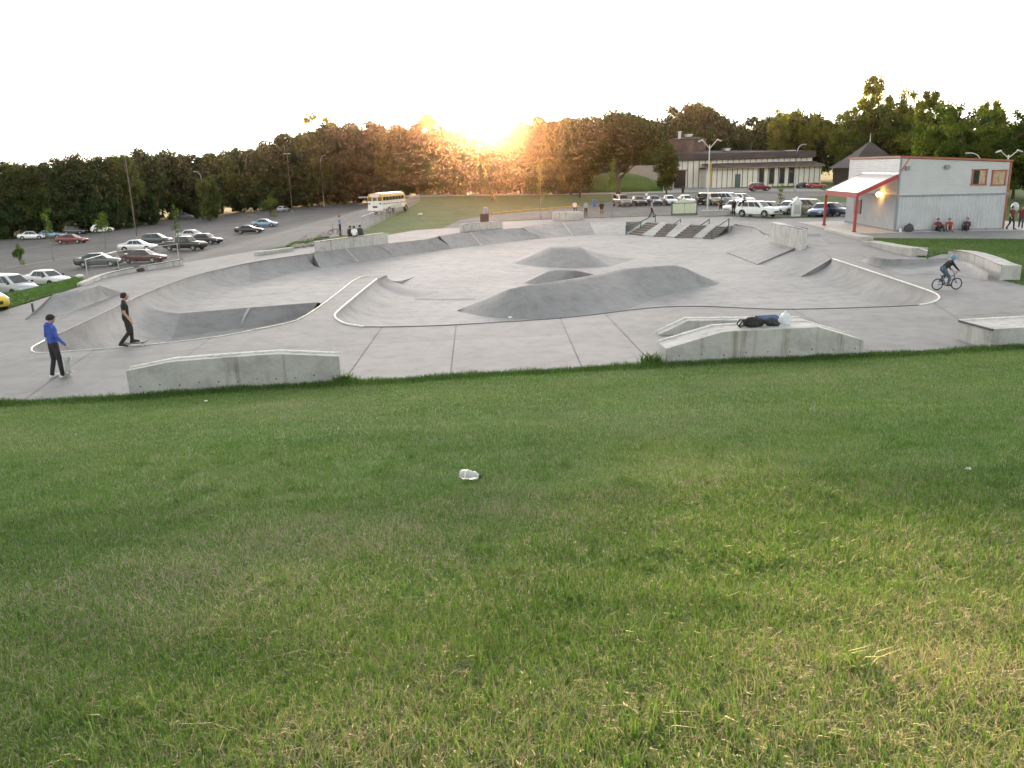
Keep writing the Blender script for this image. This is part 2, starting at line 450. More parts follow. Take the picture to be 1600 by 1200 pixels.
def bank(name, top, bot, m, prof='flat', seg=6, skirt=True, n=None, parent=None, kind=True, zmin=-2.0):
    """a solid sloping face between a top chain and a bottom chain"""
    if n: top, bot = resample(top, n), resample(bot, n)
    b = MB(); n = len(top); rows = []
    for j in range(seg + 1):
        t = j / seg
        if prof == 'curve': h, z = math.sin(t * math.pi / 2), 1 - math.cos(t * math.pi / 2); h, z = 1 - math.cos(t * math.pi / 2.2), math.sin(t * math.pi / 2.2) / math.sin(math.pi / 2.2); h = h / (1 - math.cos(math.pi / 2.2))
        else: h, z = t, t
        # 'curve' is steep at the top and flat at the bottom
        row = []
        for a, c in zip(top, bot):
            p = Vector(a).lerp(Vector(c), h); p.z = a[2] + (c[2] - a[2]) * z; row.append(p)
        rows.append(row)
    for j in range(seg):
        for i in range(n - 1): b.face([rows[j][i], rows[j][i + 1], rows[j + 1][i + 1], rows[j + 1][i]])
    if skirt:
        for side in (0, n - 1):
            col = [r[side] for r in rows]
            for p, q in zip(col[:-1], col[1:]): b.face([p, q, (q[0], q[1], zmin), (p[0], p[1], zmin)])
        for i in range(n - 1):
            p, q = rows[-1][i], rows[-1][i + 1]; b.face([p, q, (q[0], q[1], zmin), (p[0], p[1], zmin)])
    o = b.build(name, m, parent, smooth=True)
    if kind and not parent: o['kind'] = 'structure'
    return o
# left quarter pipe, then the banks along the far side
bank('left_bank', smooth_chain(PX([(389, 411), (350, 419.5), (300, 431.5), (250, 449), (217, 463)])), PX([(389, 445), (350, 459), (318, 475), (296, 484), (282, 489.5)], FZ), C_BANK, 'curve', 8, n=24)
bank('left_pit_bank', PX([(217, 463), (185, 478), (145, 497), (108, 515), (70, 532), (52, 541), (48, 546), (51, 550)]), PX([(282, 489.5)], FZ) + PX([(270, 528), (240, 545), (190, 560), (150, 568), (130, 572), (125, 575), (128, 578)], PZ), C_BANK, 'curve', 8, n=24)
bank('corner_bank', PX([(479, 397.5), (430, 404.5), (389, 411)]), PX([(500, 418.5), (444, 430), (389, 445)], FZ), C_BANK, 'curve', 8, n=12)
bank('far_bank', PX([(593, 382), (540, 388.5), (488, 395)]), PX([(617, 400.5), (560, 409.5), (500, 418.6)], FZ), C_BANK, n=8, seg=1)
bank('far_bank', PX([(665, 374), (593, 382)]), PX([(690, 390.5), (617, 400.5)], FZ), C_BANK, n=4, seg=1)
bank('far_bank_notch', PX([(681, 370.5), (665, 374)]), PX([(709, 389), (690, 390.5)], FZ), C_SHADED, n=4, seg=1)
bank('far_bank', PX([(735, 363), (686, 368.5)]), PX([(752, 383.4), (707, 389)], FZ), C_BANK, n=4, seg=1)
bank('far_bank', PX([(814, 356.8), (759, 359), (735, 363)]), PX([(851, 372), (800, 378), (752, 383.4)], FZ), C_BANK, n=8, seg=1)
bank('far_bank', PX([(921, 347.6), (847, 349.5), (816, 356)]), PX([(930, 366.7), (890, 369), (845, 373)], FZ), C_BANK, n=10, seg=1)
bank('far_bank', PX([(978, 346.5), (921, 347.6)]), PX([(978, 366.8), (930, 366.7)], FZ), C_PALE, n=4, seg=1)
# right hand banks, each a step lower than its neighbour
bank('right_quarter_pipe', PX([(1301, 404.5), (1350, 420.5), (1400, 437), (1430, 447), (1460, 457.5), (1469, 464), (1466, 469), (1455, 474)]),
     PX([(1240, 429.5), (1290, 446), (1340, 463), (1372, 474), (1395, 482), (1402, 486), (1400, 490), (1390, 494)], FZ), C_BANK, 'curve', 8, n=28)
bank('right_bank', PX([(1264, 384), (1285, 394), (1301, 403)]), PX([(1185, 412), (1212, 421), (1250, 433)], FZ), C_BANK, n=6, seg=1)
bank('right_bank', PX([(1200, 365), (1252, 383)]), PX([(1135, 394), (1183, 412.5)], FZ + .05), C_BANK, n=4, seg=1)
bank('right_roll_bank', smooth_chain(PX([(1143, 352), (1165, 354), (1182, 357), (1200, 365)])), PX([(1100, 379), (1115, 384), (1125, 389), (1135, 394)], FZ), C_BANK, 'curve', 6, n=10)
# deeper pit: the dark face that drops towards the near deck
bank('pit_bank', PX([(497, 472.5), (390, 480.5), (282, 489.5)], FZ), PX([(478, 500), (372, 513), (270, 528)], PZ), C_SHADED, n=10, seg=2, skirt=False)
# faces under the near rim and the peninsula (steep, mostly seen edge-on)
def under(name, pxs, off, z):
    top = PX(pxs); bot = [Vector((p.x + off[0], p.y + off[1], z)) for p in top]
    return bank(name, top, bot, C_BANK, 'curve', 6, skirt=False)
under('near_wall', rim_near_l[:9], (0, 1.2), PZ)
under('peninsula_wall', rim_near_l[8:], (-1.0, 0.2), PZ)
under('near_wall', rim_near_r[:-2], (0, 1.5), FZ)
bank('peninsula_quarter_pipe', smooth_chain(PX([(588, 436.5), (555, 463.5), (530, 484.5), (524, 490.5), (522.5, 494), (526, 499.5), (538, 506.5), (569, 511), (623, 511)]), 1),
     smooth_chain(PX([(652, 465), (642, 482), (633, 497), (630, 501), (629, 504), (629, 507), (629, 511), (634, 516), (640, 519)], FZ), 1), C_BANK, 'curve', 8, n=32, skirt=False)
bank('peninsula_end_ramp', PX([(588, 436.5), (597, 432), (604, 429.5)]), PX([(652, 465), (690, 456), (682, 447)], FZ), C_BANK, 'curve', 8, n=8)
bank('peninsula_end_ramp', PX([(604, 429.5), (578, 431.5), (557, 434.5)]), PX([(650, 431), (600, 431), (555, 434)], FZ), C_BANK, 'curve', 6, n=6)

# retaining face behind the banks, and the bed below everything
b = MB()
for i in range(len(RIM)):
    p, q = RIM[i], RIM[(i + 1) % len(RIM)]; b.face([(p.x, p.y, -.02), (q.x, q.y, -.02), (q.x, q.y, -2.3), (p.x, p.y, -2.3)])
o = b.build('bowl_retaining_wall', C_BANK); o['kind'] = 'structure'
sheet('bowl_bed', [(p.x, p.y) for p in OUT], -2.25, C_SHADED)
# coping round the rim
def coping(name, pxs, r, m, z=0.0, sm=1):
    b = MB(); b.tube(smooth_chain([Vector((p.x, p.y, z + r * .4)) for p in PX(pxs)], sm), r, 6); return b.build(name, m, deck_base, smooth='all')
coping('coping', rim_left[4:] + rim_near_l[:7], 0.022, STEEL)
coping('coping', rim_near_l[6:] + rim_tip[:1], 0.035, mat('cream_coping', (0.62, 0.57, 0.48), .5))
coping('coping', [(588, 436.5)] + rim_pen[:7], 0.045, WPAINT)
coping('coping', rim_pen[6:] + rim_near_r[:-4], 0.022, DARKSTEEL)
coping('coping', rim_near_r[-5:] + rim_r1, 0.036, WPAINT)
coping('coping', rim_far[10:] + rim_left[:5], 0.025, DARKSTEEL)

# ---- mounds standing in the bowl
def mound(name, ridge, foot_near, foot_far, m, label, cat, n=30, seg=10, sm=2, sharp=.2, smooth='all'):
    """hipped concrete mound: ridge chain, near foot and far foot chains; rounded crest"""
    r = resample(smooth_chain(ridge, sm), n); a = resample(smooth_chain(foot_near, sm), n); c = resample(smooth_chain(foot_far, sm), n)
    b = MB(); rows = []
    for j in range(seg + 1):
        t = j / seg; s = t * t * (3 - 2 * t); h = (1 - sharp) * t + sharp * s
        rows.append([Vector((p.x + (q.x - p.x) * t, p.y + (q.y - p.y) * t, p.z + (q.z - p.z) * h)) for p, q in zip(a, r)])
    for j in range(1, seg + 1):
        t = j / seg; s = t * t * (3 - 2 * t); h = (1 - sharp) * t + sharp * s
        rows.append([Vector((p.x + (q.x - p.x) * t, p.y + (q.y - p.y) * t, p.z + (q.z - p.z) * h)) for p, q in zip(r, c)])
    for j in range(len(rows) - 1):
        for i in range(n - 1): b.face([rows[j][i], rows[j][i + 1], rows[j + 1][i + 1], rows[j + 1][i]])
    for i in (0, n - 1): b.face([rw[i] for rw in rows])
    o = b.build(name, m, smooth=smooth); tag(o, label, cat); return o
F = FZ - 0.02
def mix(a, b, t): return Vector(a).lerp(Vector(b), t)
ridge = PX([(712, 486)], F) + PX([(770, 462)], -.45) + PX([(800, 449.5), (835, 444.5), (880, 438), (930, 430), (965, 420.5), (1000, 418), (1040, 415)], .35) + PX([(1062, 414)], .33) + PX([(1090, 428)], -.35) + PX([(1124, 443.5)], F)
footn = PX([(712, 487), (745, 495), (800, 499.5), (850, 499), (900, 496), (950, 491), (990, 482), (1025, 465), (1075, 453), (1124, 445)], F)
footf = [Vector((p.x + .3 + 2.2 * math.sin(math.pi * i / 9) ** .5, p.y + 0.2 + 5.2 * math.sin(math.pi * i / 9) ** .6, F)) for i, p in enumerate(resample(PX([(712, 485.5), (800, 462), (900, 452), (1000, 440), (1124, 442)], F), 10))]
mound('concrete_hip', ridge, footn, footf, C_BANK, 'long humped grey concrete hip in the middle of the bowl', 'skate ramp')
ridge = PX([(803, 411)], F) + PX([(825, 401.5)], -.62) + PX([(842, 393)], -.28) + PX([(860, 385.3), (884, 386), (908, 385)], .16) + PX([(923, 392.5)], -.3) + PX([(956, 402)], -.75) + PX([(990, 405.8)], F)
footn = PX([(803, 412), (815, 414.5), (838, 417), (890, 420), (952, 418), (972, 412), (990, 406)], F)
footf = [Vector((p.x, p.y + 0.1 + 6.0 * math.sin(math.pi * i / 7) ** .6, F)) for i, p in enumerate(resample(PX([(796, 410.5), (860, 402), (940, 400), (1005, 404.5)], F), 8))]
mound('concrete_pyramid', ridge, footn, footf, C_BANK, 'grey concrete pyramid with a short flat crest behind the long hip', 'skate ramp', n=57, seg=6, sm=0, sharp=.0, smooth=True)
ridge = PX([(818, 442)], F) + PX([(845, 430)], -.5) + PX([(860, 422.3), (885, 422.3), (903, 423)], -.15) + PX([(925, 428)], -.6) + PX([(940, 432)], F)
footn = PX([(818, 443), (850, 446), (880, 446), (920, 440), (940, 433)], F)
footf = [Vector((p.x, p.y + 0.1 + 3.6 * math.sin(math.pi * i / 5) ** .6, F)) for i, p in enumerate(resample(PX([(818, 441.5), (870, 434), (940, 431)], F), 6))]
mound('concrete_kicker', ridge, footn, footf, C_BANK, 'small grey concrete kicker tucked between the hip and the pyramid', 'skate ramp', sm=1)
# shallow drop in the floor beside the peninsula ramp
bank('floor_step', PX([(648, 466.5), (700, 467), (742, 465.5)], FZ + .03), PX([(648, 469), (700, 469.5), (742, 468)], FZ + .004), C_SHADED, n=6, seg=1, skirt=False)

# ---- stairs up to the far plaza, between sloping concrete hubbas
C_STEP = concrete('brown_step_concrete', 0.16, 0.4, (1.0, .88, .76))
flights = [[(984, 366), (1003, 368.5), (1033, 348.5), (1014, 347)], [(1021, 370), (1040, 370), (1062, 350), (1043, 349)], [(1054, 372), (1083, 372), (1108, 352), (1081, 351)], [(1098, 373), (1118, 374), (1139, 354), (1121, 353)]]
prev = PX([(978, 367)], FZ) + PX([(1006, 346.7)])
for k, (a, b_, c, d) in enumerate(flights):
    A_, B_ = G(*a, FZ), G(*b_, FZ); C_, D_ = G(*c), G(*d)
    st = empty('stair_flight', A_, 0, ['first brown stair flight beside the tall bent green handrail', 'second brown stair flight from the tall bent handrail', 'third brown stair flight from the tall bent handrail', 'last brown stair flight, beside the square looped handrail'][k], 'stairs')
    ns = 6
    for i in range(ns):
        t0, t1 = i / ns, (i + 1) / ns
        p0, p1, q0, q1 = mix(A_, D_, t0), mix(B_, C_, t0), mix(A_, D_, t1), mix(B_, C_, t1)
        z = FZ + (i + 1) / ns * (-FZ) - .01; b = MB()
        top = [(p0.x, p0.y, z), (p1.x, p1.y, z), (q1.x, q1.y, z), (q0.x, q0.y, z)]
        b.face(top); b.face([(p0.x, p0.y, z - .18), (p1.x, p1.y, z - .18), (p1.x, p1.y, z), (p0.x, p0.y, z)])
        o = b.build('step', C_STEP, st); o.location = -A_
    # sloping block on the left of the flight
    b = MB(); l0, l1 = prev; r0, r1 = A_, D_
    up = .12
    t4 = [(l0.x, l0.y, FZ + up), (r0.x, r0.y, FZ + up), (r1.x, r1.y, up), (l1.x, l1.y, up)]
    b.face(t4)
    for i in range(4):
        p, q = t4[i], t4[(i + 1) % 4]; b.face([p, q, (q[0], q[1], -1.3), (p[0], p[1], -1.3)])
    hub = b.build('hubba', C_PALE, bev=.01); tag(hub, ['pale sloping concrete block left of the first stair flight', 'pale sloping concrete block between the first and second stair flights', 'pale sloping concrete block between the second and third stair flights', 'pale sloping concrete block between the third and last stair flights'][k], 'ledge', 'sloping blocks between the stairs')
    prev = (B_, C_)
GREENRAIL = mat('green_rail_paint', (0.035, 0.10, 0.085), 0.45)
def rail(label, posts, path):
    e = empty('handrail', G(*posts[0][0]), 0, label, 'handrail', 'green handrails on the stairs'); o0 = G(*posts[0][0])
    for (bx, by), zb, tp in posts:
        base = G(bx, by, zb); top = base.copy(); top.z = ZU(base, tp)
        b = MB(); b.tube([base - o0, top - o0], .05, 8); b.build('post', GREENRAIL, e, smooth=True)
    b = MB(); b.tube([Vector((G(x, y, zb).x, G(x, y, zb).y, ZU(G(x, y, zb), t))) - o0 for x, y, zb, t in path], .055, 8); b.build('top_rail', GREENRAIL, e, smooth=True)
rail('tall bent green handrail running down the first stair flight', [((978, 367), FZ, 353.5), ((1001, 357), -.5, 346.5), ((1024, 347), 0, 334.5)], [(978, 367, FZ, 353.5), (1001, 357, -.5, 346.5), (1024, 347, 0, 334.5)])
rail('short green handrail on the second stair flight', [((1042, 368), FZ, 358), ((1063, 350), 0, 342.5)], [(1042, 368, FZ, 358), (1063, 350, 0, 342.5)])
rail('green handrail on the third stair flight, second from the looped one', [((1084, 370), FZ, 359.5), ((1108, 352), 0, 342.5)], [(1084, 370, FZ, 359.5), (1108, 352, 0, 342.5)])
rail('square looped green handrail at the end of the stairs', [((1112, 373.5), FZ, 360), ((1138.5, 354), 0, 341.5)], [(1112, 373.5, FZ, 360), (1138.5, 354, 0, 341.5)])
b = MB(); b.tube([G(1112, 373.5, FZ) + Vector((0, 0, .12)), G(1138.5, 354.3) + Vector((0, 0, .12))], .03, 6); 
lr = b.build('lower_rail', GREENRAIL, bpy.data.objects['handrail.003']); lr.location = -G(1112, 373.5)

# ---- concrete ledges on the near deck
def ledge(label, f0, f1, prof, thick, cop=True, cop_mat=None, zb=-.25, holes=0, dirn=None, copf=False):
    """wall with a sloping top: prof = (s along, height); thickness away from the camera"""
    a, b_ = Vector(f0), Vector(f1); u = (b_ - a); L = u.length; u.normalize()
    n = Vector((-u.y, u.x, 0));
    if n.y < 0: n = -n
    if dirn is not None: n = dirn
    e = empty('concrete_ledge', a, 0, label, 'ledge')
    fr = [a + u * (s * L) for s, h in prof]
    b = MB(); nn = len(prof)
    F_ = [Vector((p.x, p.y, h)) - a for p, (s, h) in zip(fr, prof)]; K_ = [p + n * thick for p in F_]
    low = lambda p: (p[0], p[1], zb)
    for i in range(nn - 1):
        b.face([F_[i], F_[i + 1], K_[i + 1], K_[i]]); b.face([low(F_[i]), low(F_[i + 1]), F_[i + 1], F_[i]]); b.face([K_[i], K_[i + 1], low(K_[i + 1]), low(K_[i])])
    for i in (0, nn - 1): b.face([low(F_[i]), F_[i], K_[i], low(K_[i])])
    b.build('wall', C_WALL, e, bev=.012)
    if cop:
        b = MB(); b.tube([p + Vector((0, 0, .012)) - n * .02 for p in K_], .035, 6); b.build('coping', cop_mat or WPAINT, e, smooth='all')
    if copf:
        b = MB(); b.tube([p + Vector((0, 0, .008)) + n * .02 for p in F_], .03, 6); b.build('coping', cop_mat or WPAINT, e, smooth='all')
    for i in range(holes):
        s = (i + .6) / holes; p = u * (s * L); b = MB(); rr = .022 + .008 * random.random()
        q = p - n * .004; zz = .30 + .03 * math.sin(i * 2.3)
        b.face([Vector((q.x, q.y, zz)) + u * (math.cos(t) * rr) + Vector((0, 0, math.sin(t) * rr)) for t in [k * math.pi / 5 for k in range(10)]])
        b.build('tie_hole', C_JOINT, e)
    return e
f0, f1 = G(203, 621), G(533, 601)
pr = [(0, ZU(f0, 580)), (.21, ZU(mix(f0, f1, .21), 565.5)), (.45, ZU(mix(f0, f1, .45), 559)), (.71, ZU(mix(f0, f1, .71), 553)), (1, ZU(f1, 557))]
ledge('long stained concrete wall with a humped top beside the skater in blue', f0, f1, pr, .42, True, WPAINT, holes=11)
f0, f1 = G(1040, 572), G(1348, 558)
pr = [(0, ZU(f0, 545)), (.28, ZU(mix(f0, f1, .28), 518.5)), (.76, ZU(mix(f0, f1, .76), 511)), (1, ZU(f1, 532))]
ledB = ledge('concrete wall ledge with sloping ends carrying a black bag and boards', f0, f1, pr, 1.05, True, WPAINT, holes=9)
LB = (Vector(f0), Vector(f1), pr)
g0, g1 = G(1030, 524), G(1256, 514)
zz = ZU(g0, 517)
ledge('low pale concrete ledge parallel behind the one carrying the bag', g0, g1, [(0, .03), (.2, ZU(mix(g0, g1, .2), 501)), (1, ZU(g1, 499.5))], .5, True, WPAINT)
f0, f1 = G(1547, 546), G(1800, 531)
ledge('square-ended concrete box ledge with steel edging at the lawn, far end from the humped wall', f0, f1, [(0, ZU(f0, 514.5)), (1, ZU(f0, 514.5))], 1.6, True, WPAINT, copf=False)
b = MB(); h0 = ZU(f0, 514.5); u = (Vector(f1) - Vector(f0)).normalized(); n = Vector((-u.y, u.x, 0))
b.box((n * .8 + Vector((.0, 0, h0 - .02)))[:], (.06, 1.62, .07), 0, math.atan2(u.y, u.x)); o = b.build('steel_edge', DARKSTEEL, bpy.data.objects['concrete_ledge.003'])

# far wall ledge with people, and others
f0, f1 = G(502, 393.2), G(607, 380.2)
ledge('tan concrete wall ledge at the far bank with people sitting on it', f0, f1, [(0, ZU(f0, 377.5)), (1, ZU(f1, 364))], .8, False, zb=-.05, copf=True, cop_mat=mat('brown_edge_steel', (.16, .08, .05), .6))
f0, f1 = G(727, 362), G(785, 356)
ledge('low concrete ledge with a rusty edge near the litter bin', f0, f1, [(0, ZU(f0, 350.5)), (1, ZU(f1, 345.5))], .8, False, zb=-.1, copf=True, cop_mat=MATS['brown_edge_steel'])
f0, f1 = G(1202, 373), G(1252, 387)
ledge('tall pale concrete wall with a steel cap standing on the right banks', f0, f1, [(0, ZU(f0, 347.5)), (1, ZU(f1, 358.5))], .5, True, DARKSTEEL, zb=-1.0, copf=True, dirn=Vector((.9, .43, 0)))
f0, f1 = G(405, 399), G(460, 391)
ledge('short low concrete kerb ledge beside the car park grass patch', f0, f1, [(0, ZU(f0, 393.5)), (1, ZU(f1, 386.5))], .5, False, zb=-.1)
f0, f1 = G(870, 345), G(912, 343)
ledge('pale low concrete block with seated people by the stairs plaza', f0, f1, [(0, ZU(f0, 331.5)), (1, ZU(f1, 331))], 1.5, True, MATS['brown_edge_steel'], zb=-.1)

# rounded ramp block on the left deck
b = MB(); P0 = PX([(40, 500), (100, 492), (192, 457), (130, 462)])
t0, t1, t2 = G(75, 478), G(128, 466), G(155, 459)
zt = .0
top = [Vector((G(90, 477).x, G(90, 477).y, 0))]
A0, A1, A2, A3 = G(38, 500), G(103, 491), G(192, 458), G(120, 462)
T0, T1 = G(131, 453.5, .75), G(155, 446, .75)
S0 = G(83, 459.5, .70)
seg = 8
for t_ in range(seg):
    a, c = t_ / seg, (t_ + 1) / seg
    cv = lambda t: t ** 1.8
    def row(P, Q, t): p = mix(P, Q, t); p.z = P.z + (Q.z - P.z) * cv(t); return p
    b.face([row(A0, S0, a), row(A1, T0, a), row(A1, T0, c), row(A0, S0, c)])
    b.face([row(A1, T0, a), row(A2, T1, a), row(A2, T1, c), row(A1, T0, c)])
back = [Vector((S0.x - .2, S0.y + .6, 0)), Vector((T1.x + .1, T1.y + .6, 0))]
b.face([S0, T0, T1]); b.face([S0, T1, back[1], back[0]]); b.face([A0, S0, back[0]]); b.face([A2, back[1], T1])
o = b.build('concrete_ramp', C_BANK, smooth=True); tag(o, 'small grey concrete corner ramp on the deck beside the grass strip and silver cars', 'skate ramp')
b = MB(); b.tube([G(53, 492), G(53, 492) + Vector((0, 0, .55))], .05, 8); tag(b.build('bollard', DARKSTEEL, smooth=True), 'short dark steel stub post at the foot of the small corner ramp', 'post')

# right side: quarter with curved kerb, and low ledges by the lawn
bank('curved_kerb_bank', PX([(1350, 405)], .1) + PX([(1362, 401), (1385, 405), (1440, 405), (1480, 403), (1510, 409), (1545, 425)], .45), PX([(1335, 407), (1385, 418), (1410, 430), (1450, 428), (1490, 430), (1510, 433), (1540, 438)], .01), C_BANK, 'curve', 6, n=24, zmin=-.2)
def kerb_wall(name, label, px, w, h, m, cop=None, sm=1):
    pts = smooth_chain(PX(px), sm); b = MB(); rows = []
    for i, p in enumerate(pts):
        t = (pts[min(i + 1, len(pts) - 1)] - pts[max(i - 1, 0)]).normalized(); n = Vector((-t.y, t.x, 0))
        hh = h[0] + (h[1] - h[0]) * i / (len(pts) - 1)
        rows.append([p - n * 0 + Vector((0, 0, -.2)), p + Vector((0, 0, hh)), p + n * w + Vector((0, 0, hh)), p + n * w + Vector((0, 0, -.2))])
    b.loft(rows)
    o = empty(name, pts[0], 0, label, 'ledge'); w_ = b.build('wall', m, o, bev=.01); w_.location = -pts[0]
    if cop:
        b = MB(); b.tube([r[1] + Vector((0, 0, .01)) - pts[0] for r in rows], .03, 6); b.build('coping', cop, o)
    return o
kerb_wall('curved_ledge', 'curved raised concrete ledge behind the rider on the bicycle', [(1480, 408), (1505, 411), (1535, 423), (1548, 432), (1562, 438)], .9, (.62, .75), C_WALL, MATS['brown_edge_steel'])
kerb_wall('concrete_kerb', 'low broken concrete kerb step in front of the red-posted canopy', [(1287, 360), (1310, 366), (1330, 373), (1347, 376)], .9, (.18, .3), C_PALE)
kerb_wall('concrete_kerb', 'stepped low concrete ledge along the right lawn edge', [(1345, 381), (1372, 388), (1400, 396), (1424, 401)], 1.0, (.22, .55), C_PALE)
kerb_wall('parking_ledge', 'long low curved concrete ledge beside the parked maroon car', [(133, 446), (165, 434), (200, 427), (250, 419.5), (287, 414)], .45, (.15, .4), C_WALL, DARKSTEEL)
bank('plaza_hump', PX([(1258, 366), (1282, 366)], .35), PX([(1252, 381), (1296, 384)], .01), C_BANK, 'curve', 6, n=6, zmin=-.1)

# low green rail on the right lawn
e = empty('flat_rail', G(1446, 408), 0, 'low green flat rail at the lawn corner by the curved ledge', 'handrail'); o0 = G(1446, 408)
p0, p1 = G(1425, 398), G(1449, 405)
for p in (p0, p1):
    b = MB(); b.tube([p - o0, p - o0 + Vector((0, 0, .5))], .03, 6); b.build('post', GREENRAIL, e)
b = MB(); b.tube([p0 - o0 + Vector((0, 0, .5)), p1 - o0 + Vector((0, 0, .5))], .035, 6); b.build('top_rail', GREENRAIL, e)

# ---- ground patches outside the park
sheet('lawn', PX([(1347, 372.5), (1420, 373), (1600, 374), (1900, 380), (2100, 430), (1900, 500), (1700, 466), (1600, 446), (1563, 437), (1535, 408), (1500, 398), (1472, 397), (1450, 403), (1425, 400), (1385, 388)]), .025, LAWN)
STRIP_IN = [Vector((p.x, p.y, .015)) for p in PX([(-300, 574), (-120, 522), (0, 486), (55, 469), (127, 446.5), (133, 441)])]
STRIP_OUT = [GL(*q) + Vector((0, 0, .03)) for q in [(-350, 540), (-150, 490), (0, 459), (60, 446), (110, 433.5), (128, 433)]]
bank('grass_strip', STRIP_IN, STRIP_OUT, LAWN, n=24, seg=3, skirt=False)
drape('car_park', [tuple(p[:2]) for p in [GL(*q) for q in [(-500, 545), (-350, 541), (-150, 491), (0, 459.5), (60, 446.5), (110, 434)]] + [Vector((-26.6, 49, 0)), Vector((-27.2, 56, 0))] + [Vector(G(*q)) for q in [(285, 411.4), (350, 400.4), (400, 391.9), (440, 385), (500, 374), (560, 363), (575, 355), (615, 333), (650, 312)]] + [GL(*q) for q in [(620, 312.5), (560, 317.5), (400, 330), (260, 344), (170, 361), (100, 368), (0, 375), (-250, 392)]]], -.012, ASPH)
sheet('grass_patch', PX([(446, 386), (458, 379.5), (480, 375), (502, 372), (504, 380), (470, 386)]), .02, LAWN)
sheet('plaza', PX([(690, 357), (720, 343), (765, 336), (905, 323), (960, 314), (965, 306), (1100, 301), (1300, 299), (1500, 310), (1500, 337.7), (1310, 336.5), (1180, 338.5), (1100, 334.5), (1000, 337), (930, 339.5), (860, 341.5), (790, 344.5), (735, 348), (715, 356)]), -.015, ASPH2)
sheet('road', PX([(560, 309.5), (700, 306.5), (900, 304), (1000, 302.2), (1100, 300), (1100, 297), (1000, 299.8), (900, 301.7), (700, 304), (560, 307)]), -.01, asphalt('pale_road', .2))
sheet('driveway', PX([(1035, 300.5), (1045, 296), (1042, 289), (1046, 286), (1085, 287), (1110, 293), (1280, 295), (1290, 299)]), -.005, asphalt('pale_drive', .22))
sheet('verge', PX([(1262, 308), (1300, 305.5), (1345, 307), (1330, 316), (1280, 316)]), .0, FIELD)
sheet('verge', PX([(1180, 340), (1300, 337), (1308, 339), (1200, 342)]), .02, LAWN)
# painted parking lines and yellow kerb
YEL = mat('yellow_kerb_paint', (0.36, 0.25, 0.05), .7, var=.25)
b = MB(); pts = resample(PX([(768, 334.5), (830, 328.5), (905, 322.8)]), 12)
for i in range(11): 
    c = (pts[i] + pts[i + 1]) / 2; d = pts[i + 1] - pts[i]; b.box((c.x, c.y, .05), (d.length * .94, .35, .22), 0, math.atan2(d.y, d.x))
tag(b.build('yellow_kerb', YEL), 'long yellow painted kerb between the lawn and the plaza', 'kerb')
LINE = mat('faded_line_paint', (.42, .41, .38), .8, var=.3)
for q in ([(150, 409), (290, 381)], [(440, 340), (520, 334)], [(10, 418), (150, 396)], [(300, 372), (360, 362)]):
    p0, p1 = GL(*q[0]), GL(*q[1]); d = (p1 - p0).normalized(); n = Vector((-d.y, d.x, 0)) * .08; b = MB()
    pts = [mix(p0, p1, k / 8) for k in range(9)]
    for k in pts: k.z = LZ(k.x, k.y)
    for k in range(8): b.face([pts[k] + n, pts[k] - n, pts[k + 1] - n, pts[k + 1] + n])
    o = b.build('parking_line', LINE, bpy.data.objects['car_park']); o.location.z = -.006

# sealed joints in the bowl floor and pale mortar creases on the banks
SEAL = concrete('joint_sealant', .25); CREASE = concrete('pale_crease', .42, .2)
def strip(name, par, pts, w, m, dz):
    pts = [Vector(p) for p in pts]; b = MB()
    for p, q in zip(pts[:-1], pts[1:]):
        d = (q - p); n = Vector((-d.y, d.x, 0)).normalized() * w / 2; up = Vector((0, 0, dz)); b.face([p + n + up, p - n + up, q - n + up, q + n + up])
    return b.build(name, m, par)
for q in ([(742, 466), (752, 420), (757, 384)], [(600, 408), (720, 402), (860, 396)], [(400, 470), (520, 450), (640, 436), (760, 427)], [(1010, 470), (1040, 420), (1045, 372)], [(1060, 466), (1180, 455), (1290, 447)], [(980, 380), (1060, 383), (1150, 400)], [(1120, 480), (1150, 430), (1120, 385)]):
    strip('floor_joint', bowl, resample(PX(q, FZ), 6), .03, SEAL, .004)
fbs = [o for o in bpy.data.objects if o.name.startswith('far_bank') and 'notch' not in o.name]
for k, (t, bt) in enumerate((((540, 388.5), (560, 409.5)), ((593, 382.2), (617, 400.5)), ((735, 363.2), (752, 383.4)), ((880, 348.6), (895, 368.6)))):
    a, c = G(*t), G(*bt, FZ); pts = [mix(a, c, j / 4) for j in range(5)]
    strip('crease', fbs[min(k, len(fbs) - 1)], pts, .16, CREASE, .03)
for pts in ([(390, 480.8), (372, 512.5)],):
    a, c = G(*pts[0], FZ), G(*pts[1], PZ); strip('crease', bpy.data.objects['pit_bank'], [mix(a, c, j / 3) for j in range(4)], .16, CREASE, .03)

# ================================================================== GRASS HILLSIDE
edge_pts = sorted([(p.x, p.y) for p in OUT[:8]])
EX = np.array([p[0] for p in edge_pts]); EY = np.array([p[1] for p in edge_pts])
def edge_y(x):
    x = np.asarray(x, float)
    y = np.interp(x, EX, EY)
    y = np.where(x < EX[0], EY[0] + (x - EX[0]) * .12, y); y = np.where(x > EX[-1], EY[-1] + (x - EX[-1]) * .12, y)
    return y
def hill(x, y):
    x = np.asarray(x, float); d = edge_y(x) - np.asarray(y, float)
    t = np.clip(d, 0, None) / 23.5
    h = 4.35 * (0.78 * t + 0.22 * t * t)
    h = np.where(t > 1.15, 4.35 * (0.78 * 1.15 + 0.22 * 1.3225) + (1 - np.exp(-(t - 1.15) * 1.5)) * 1.6, h)
    bumps = 0.035 * np.sin(x * .9 + 1.3 * np.sin(y * .5)) * np.sin(y * .8 + .7 * np.sin(x * .6)) + .012 * np.sin(x * 3.1 + y * 2.3) * np.sin(y * 3.7 - x * 1.1)
    return h + bumps * np.clip(d / 1.5, 0, 1) + .02
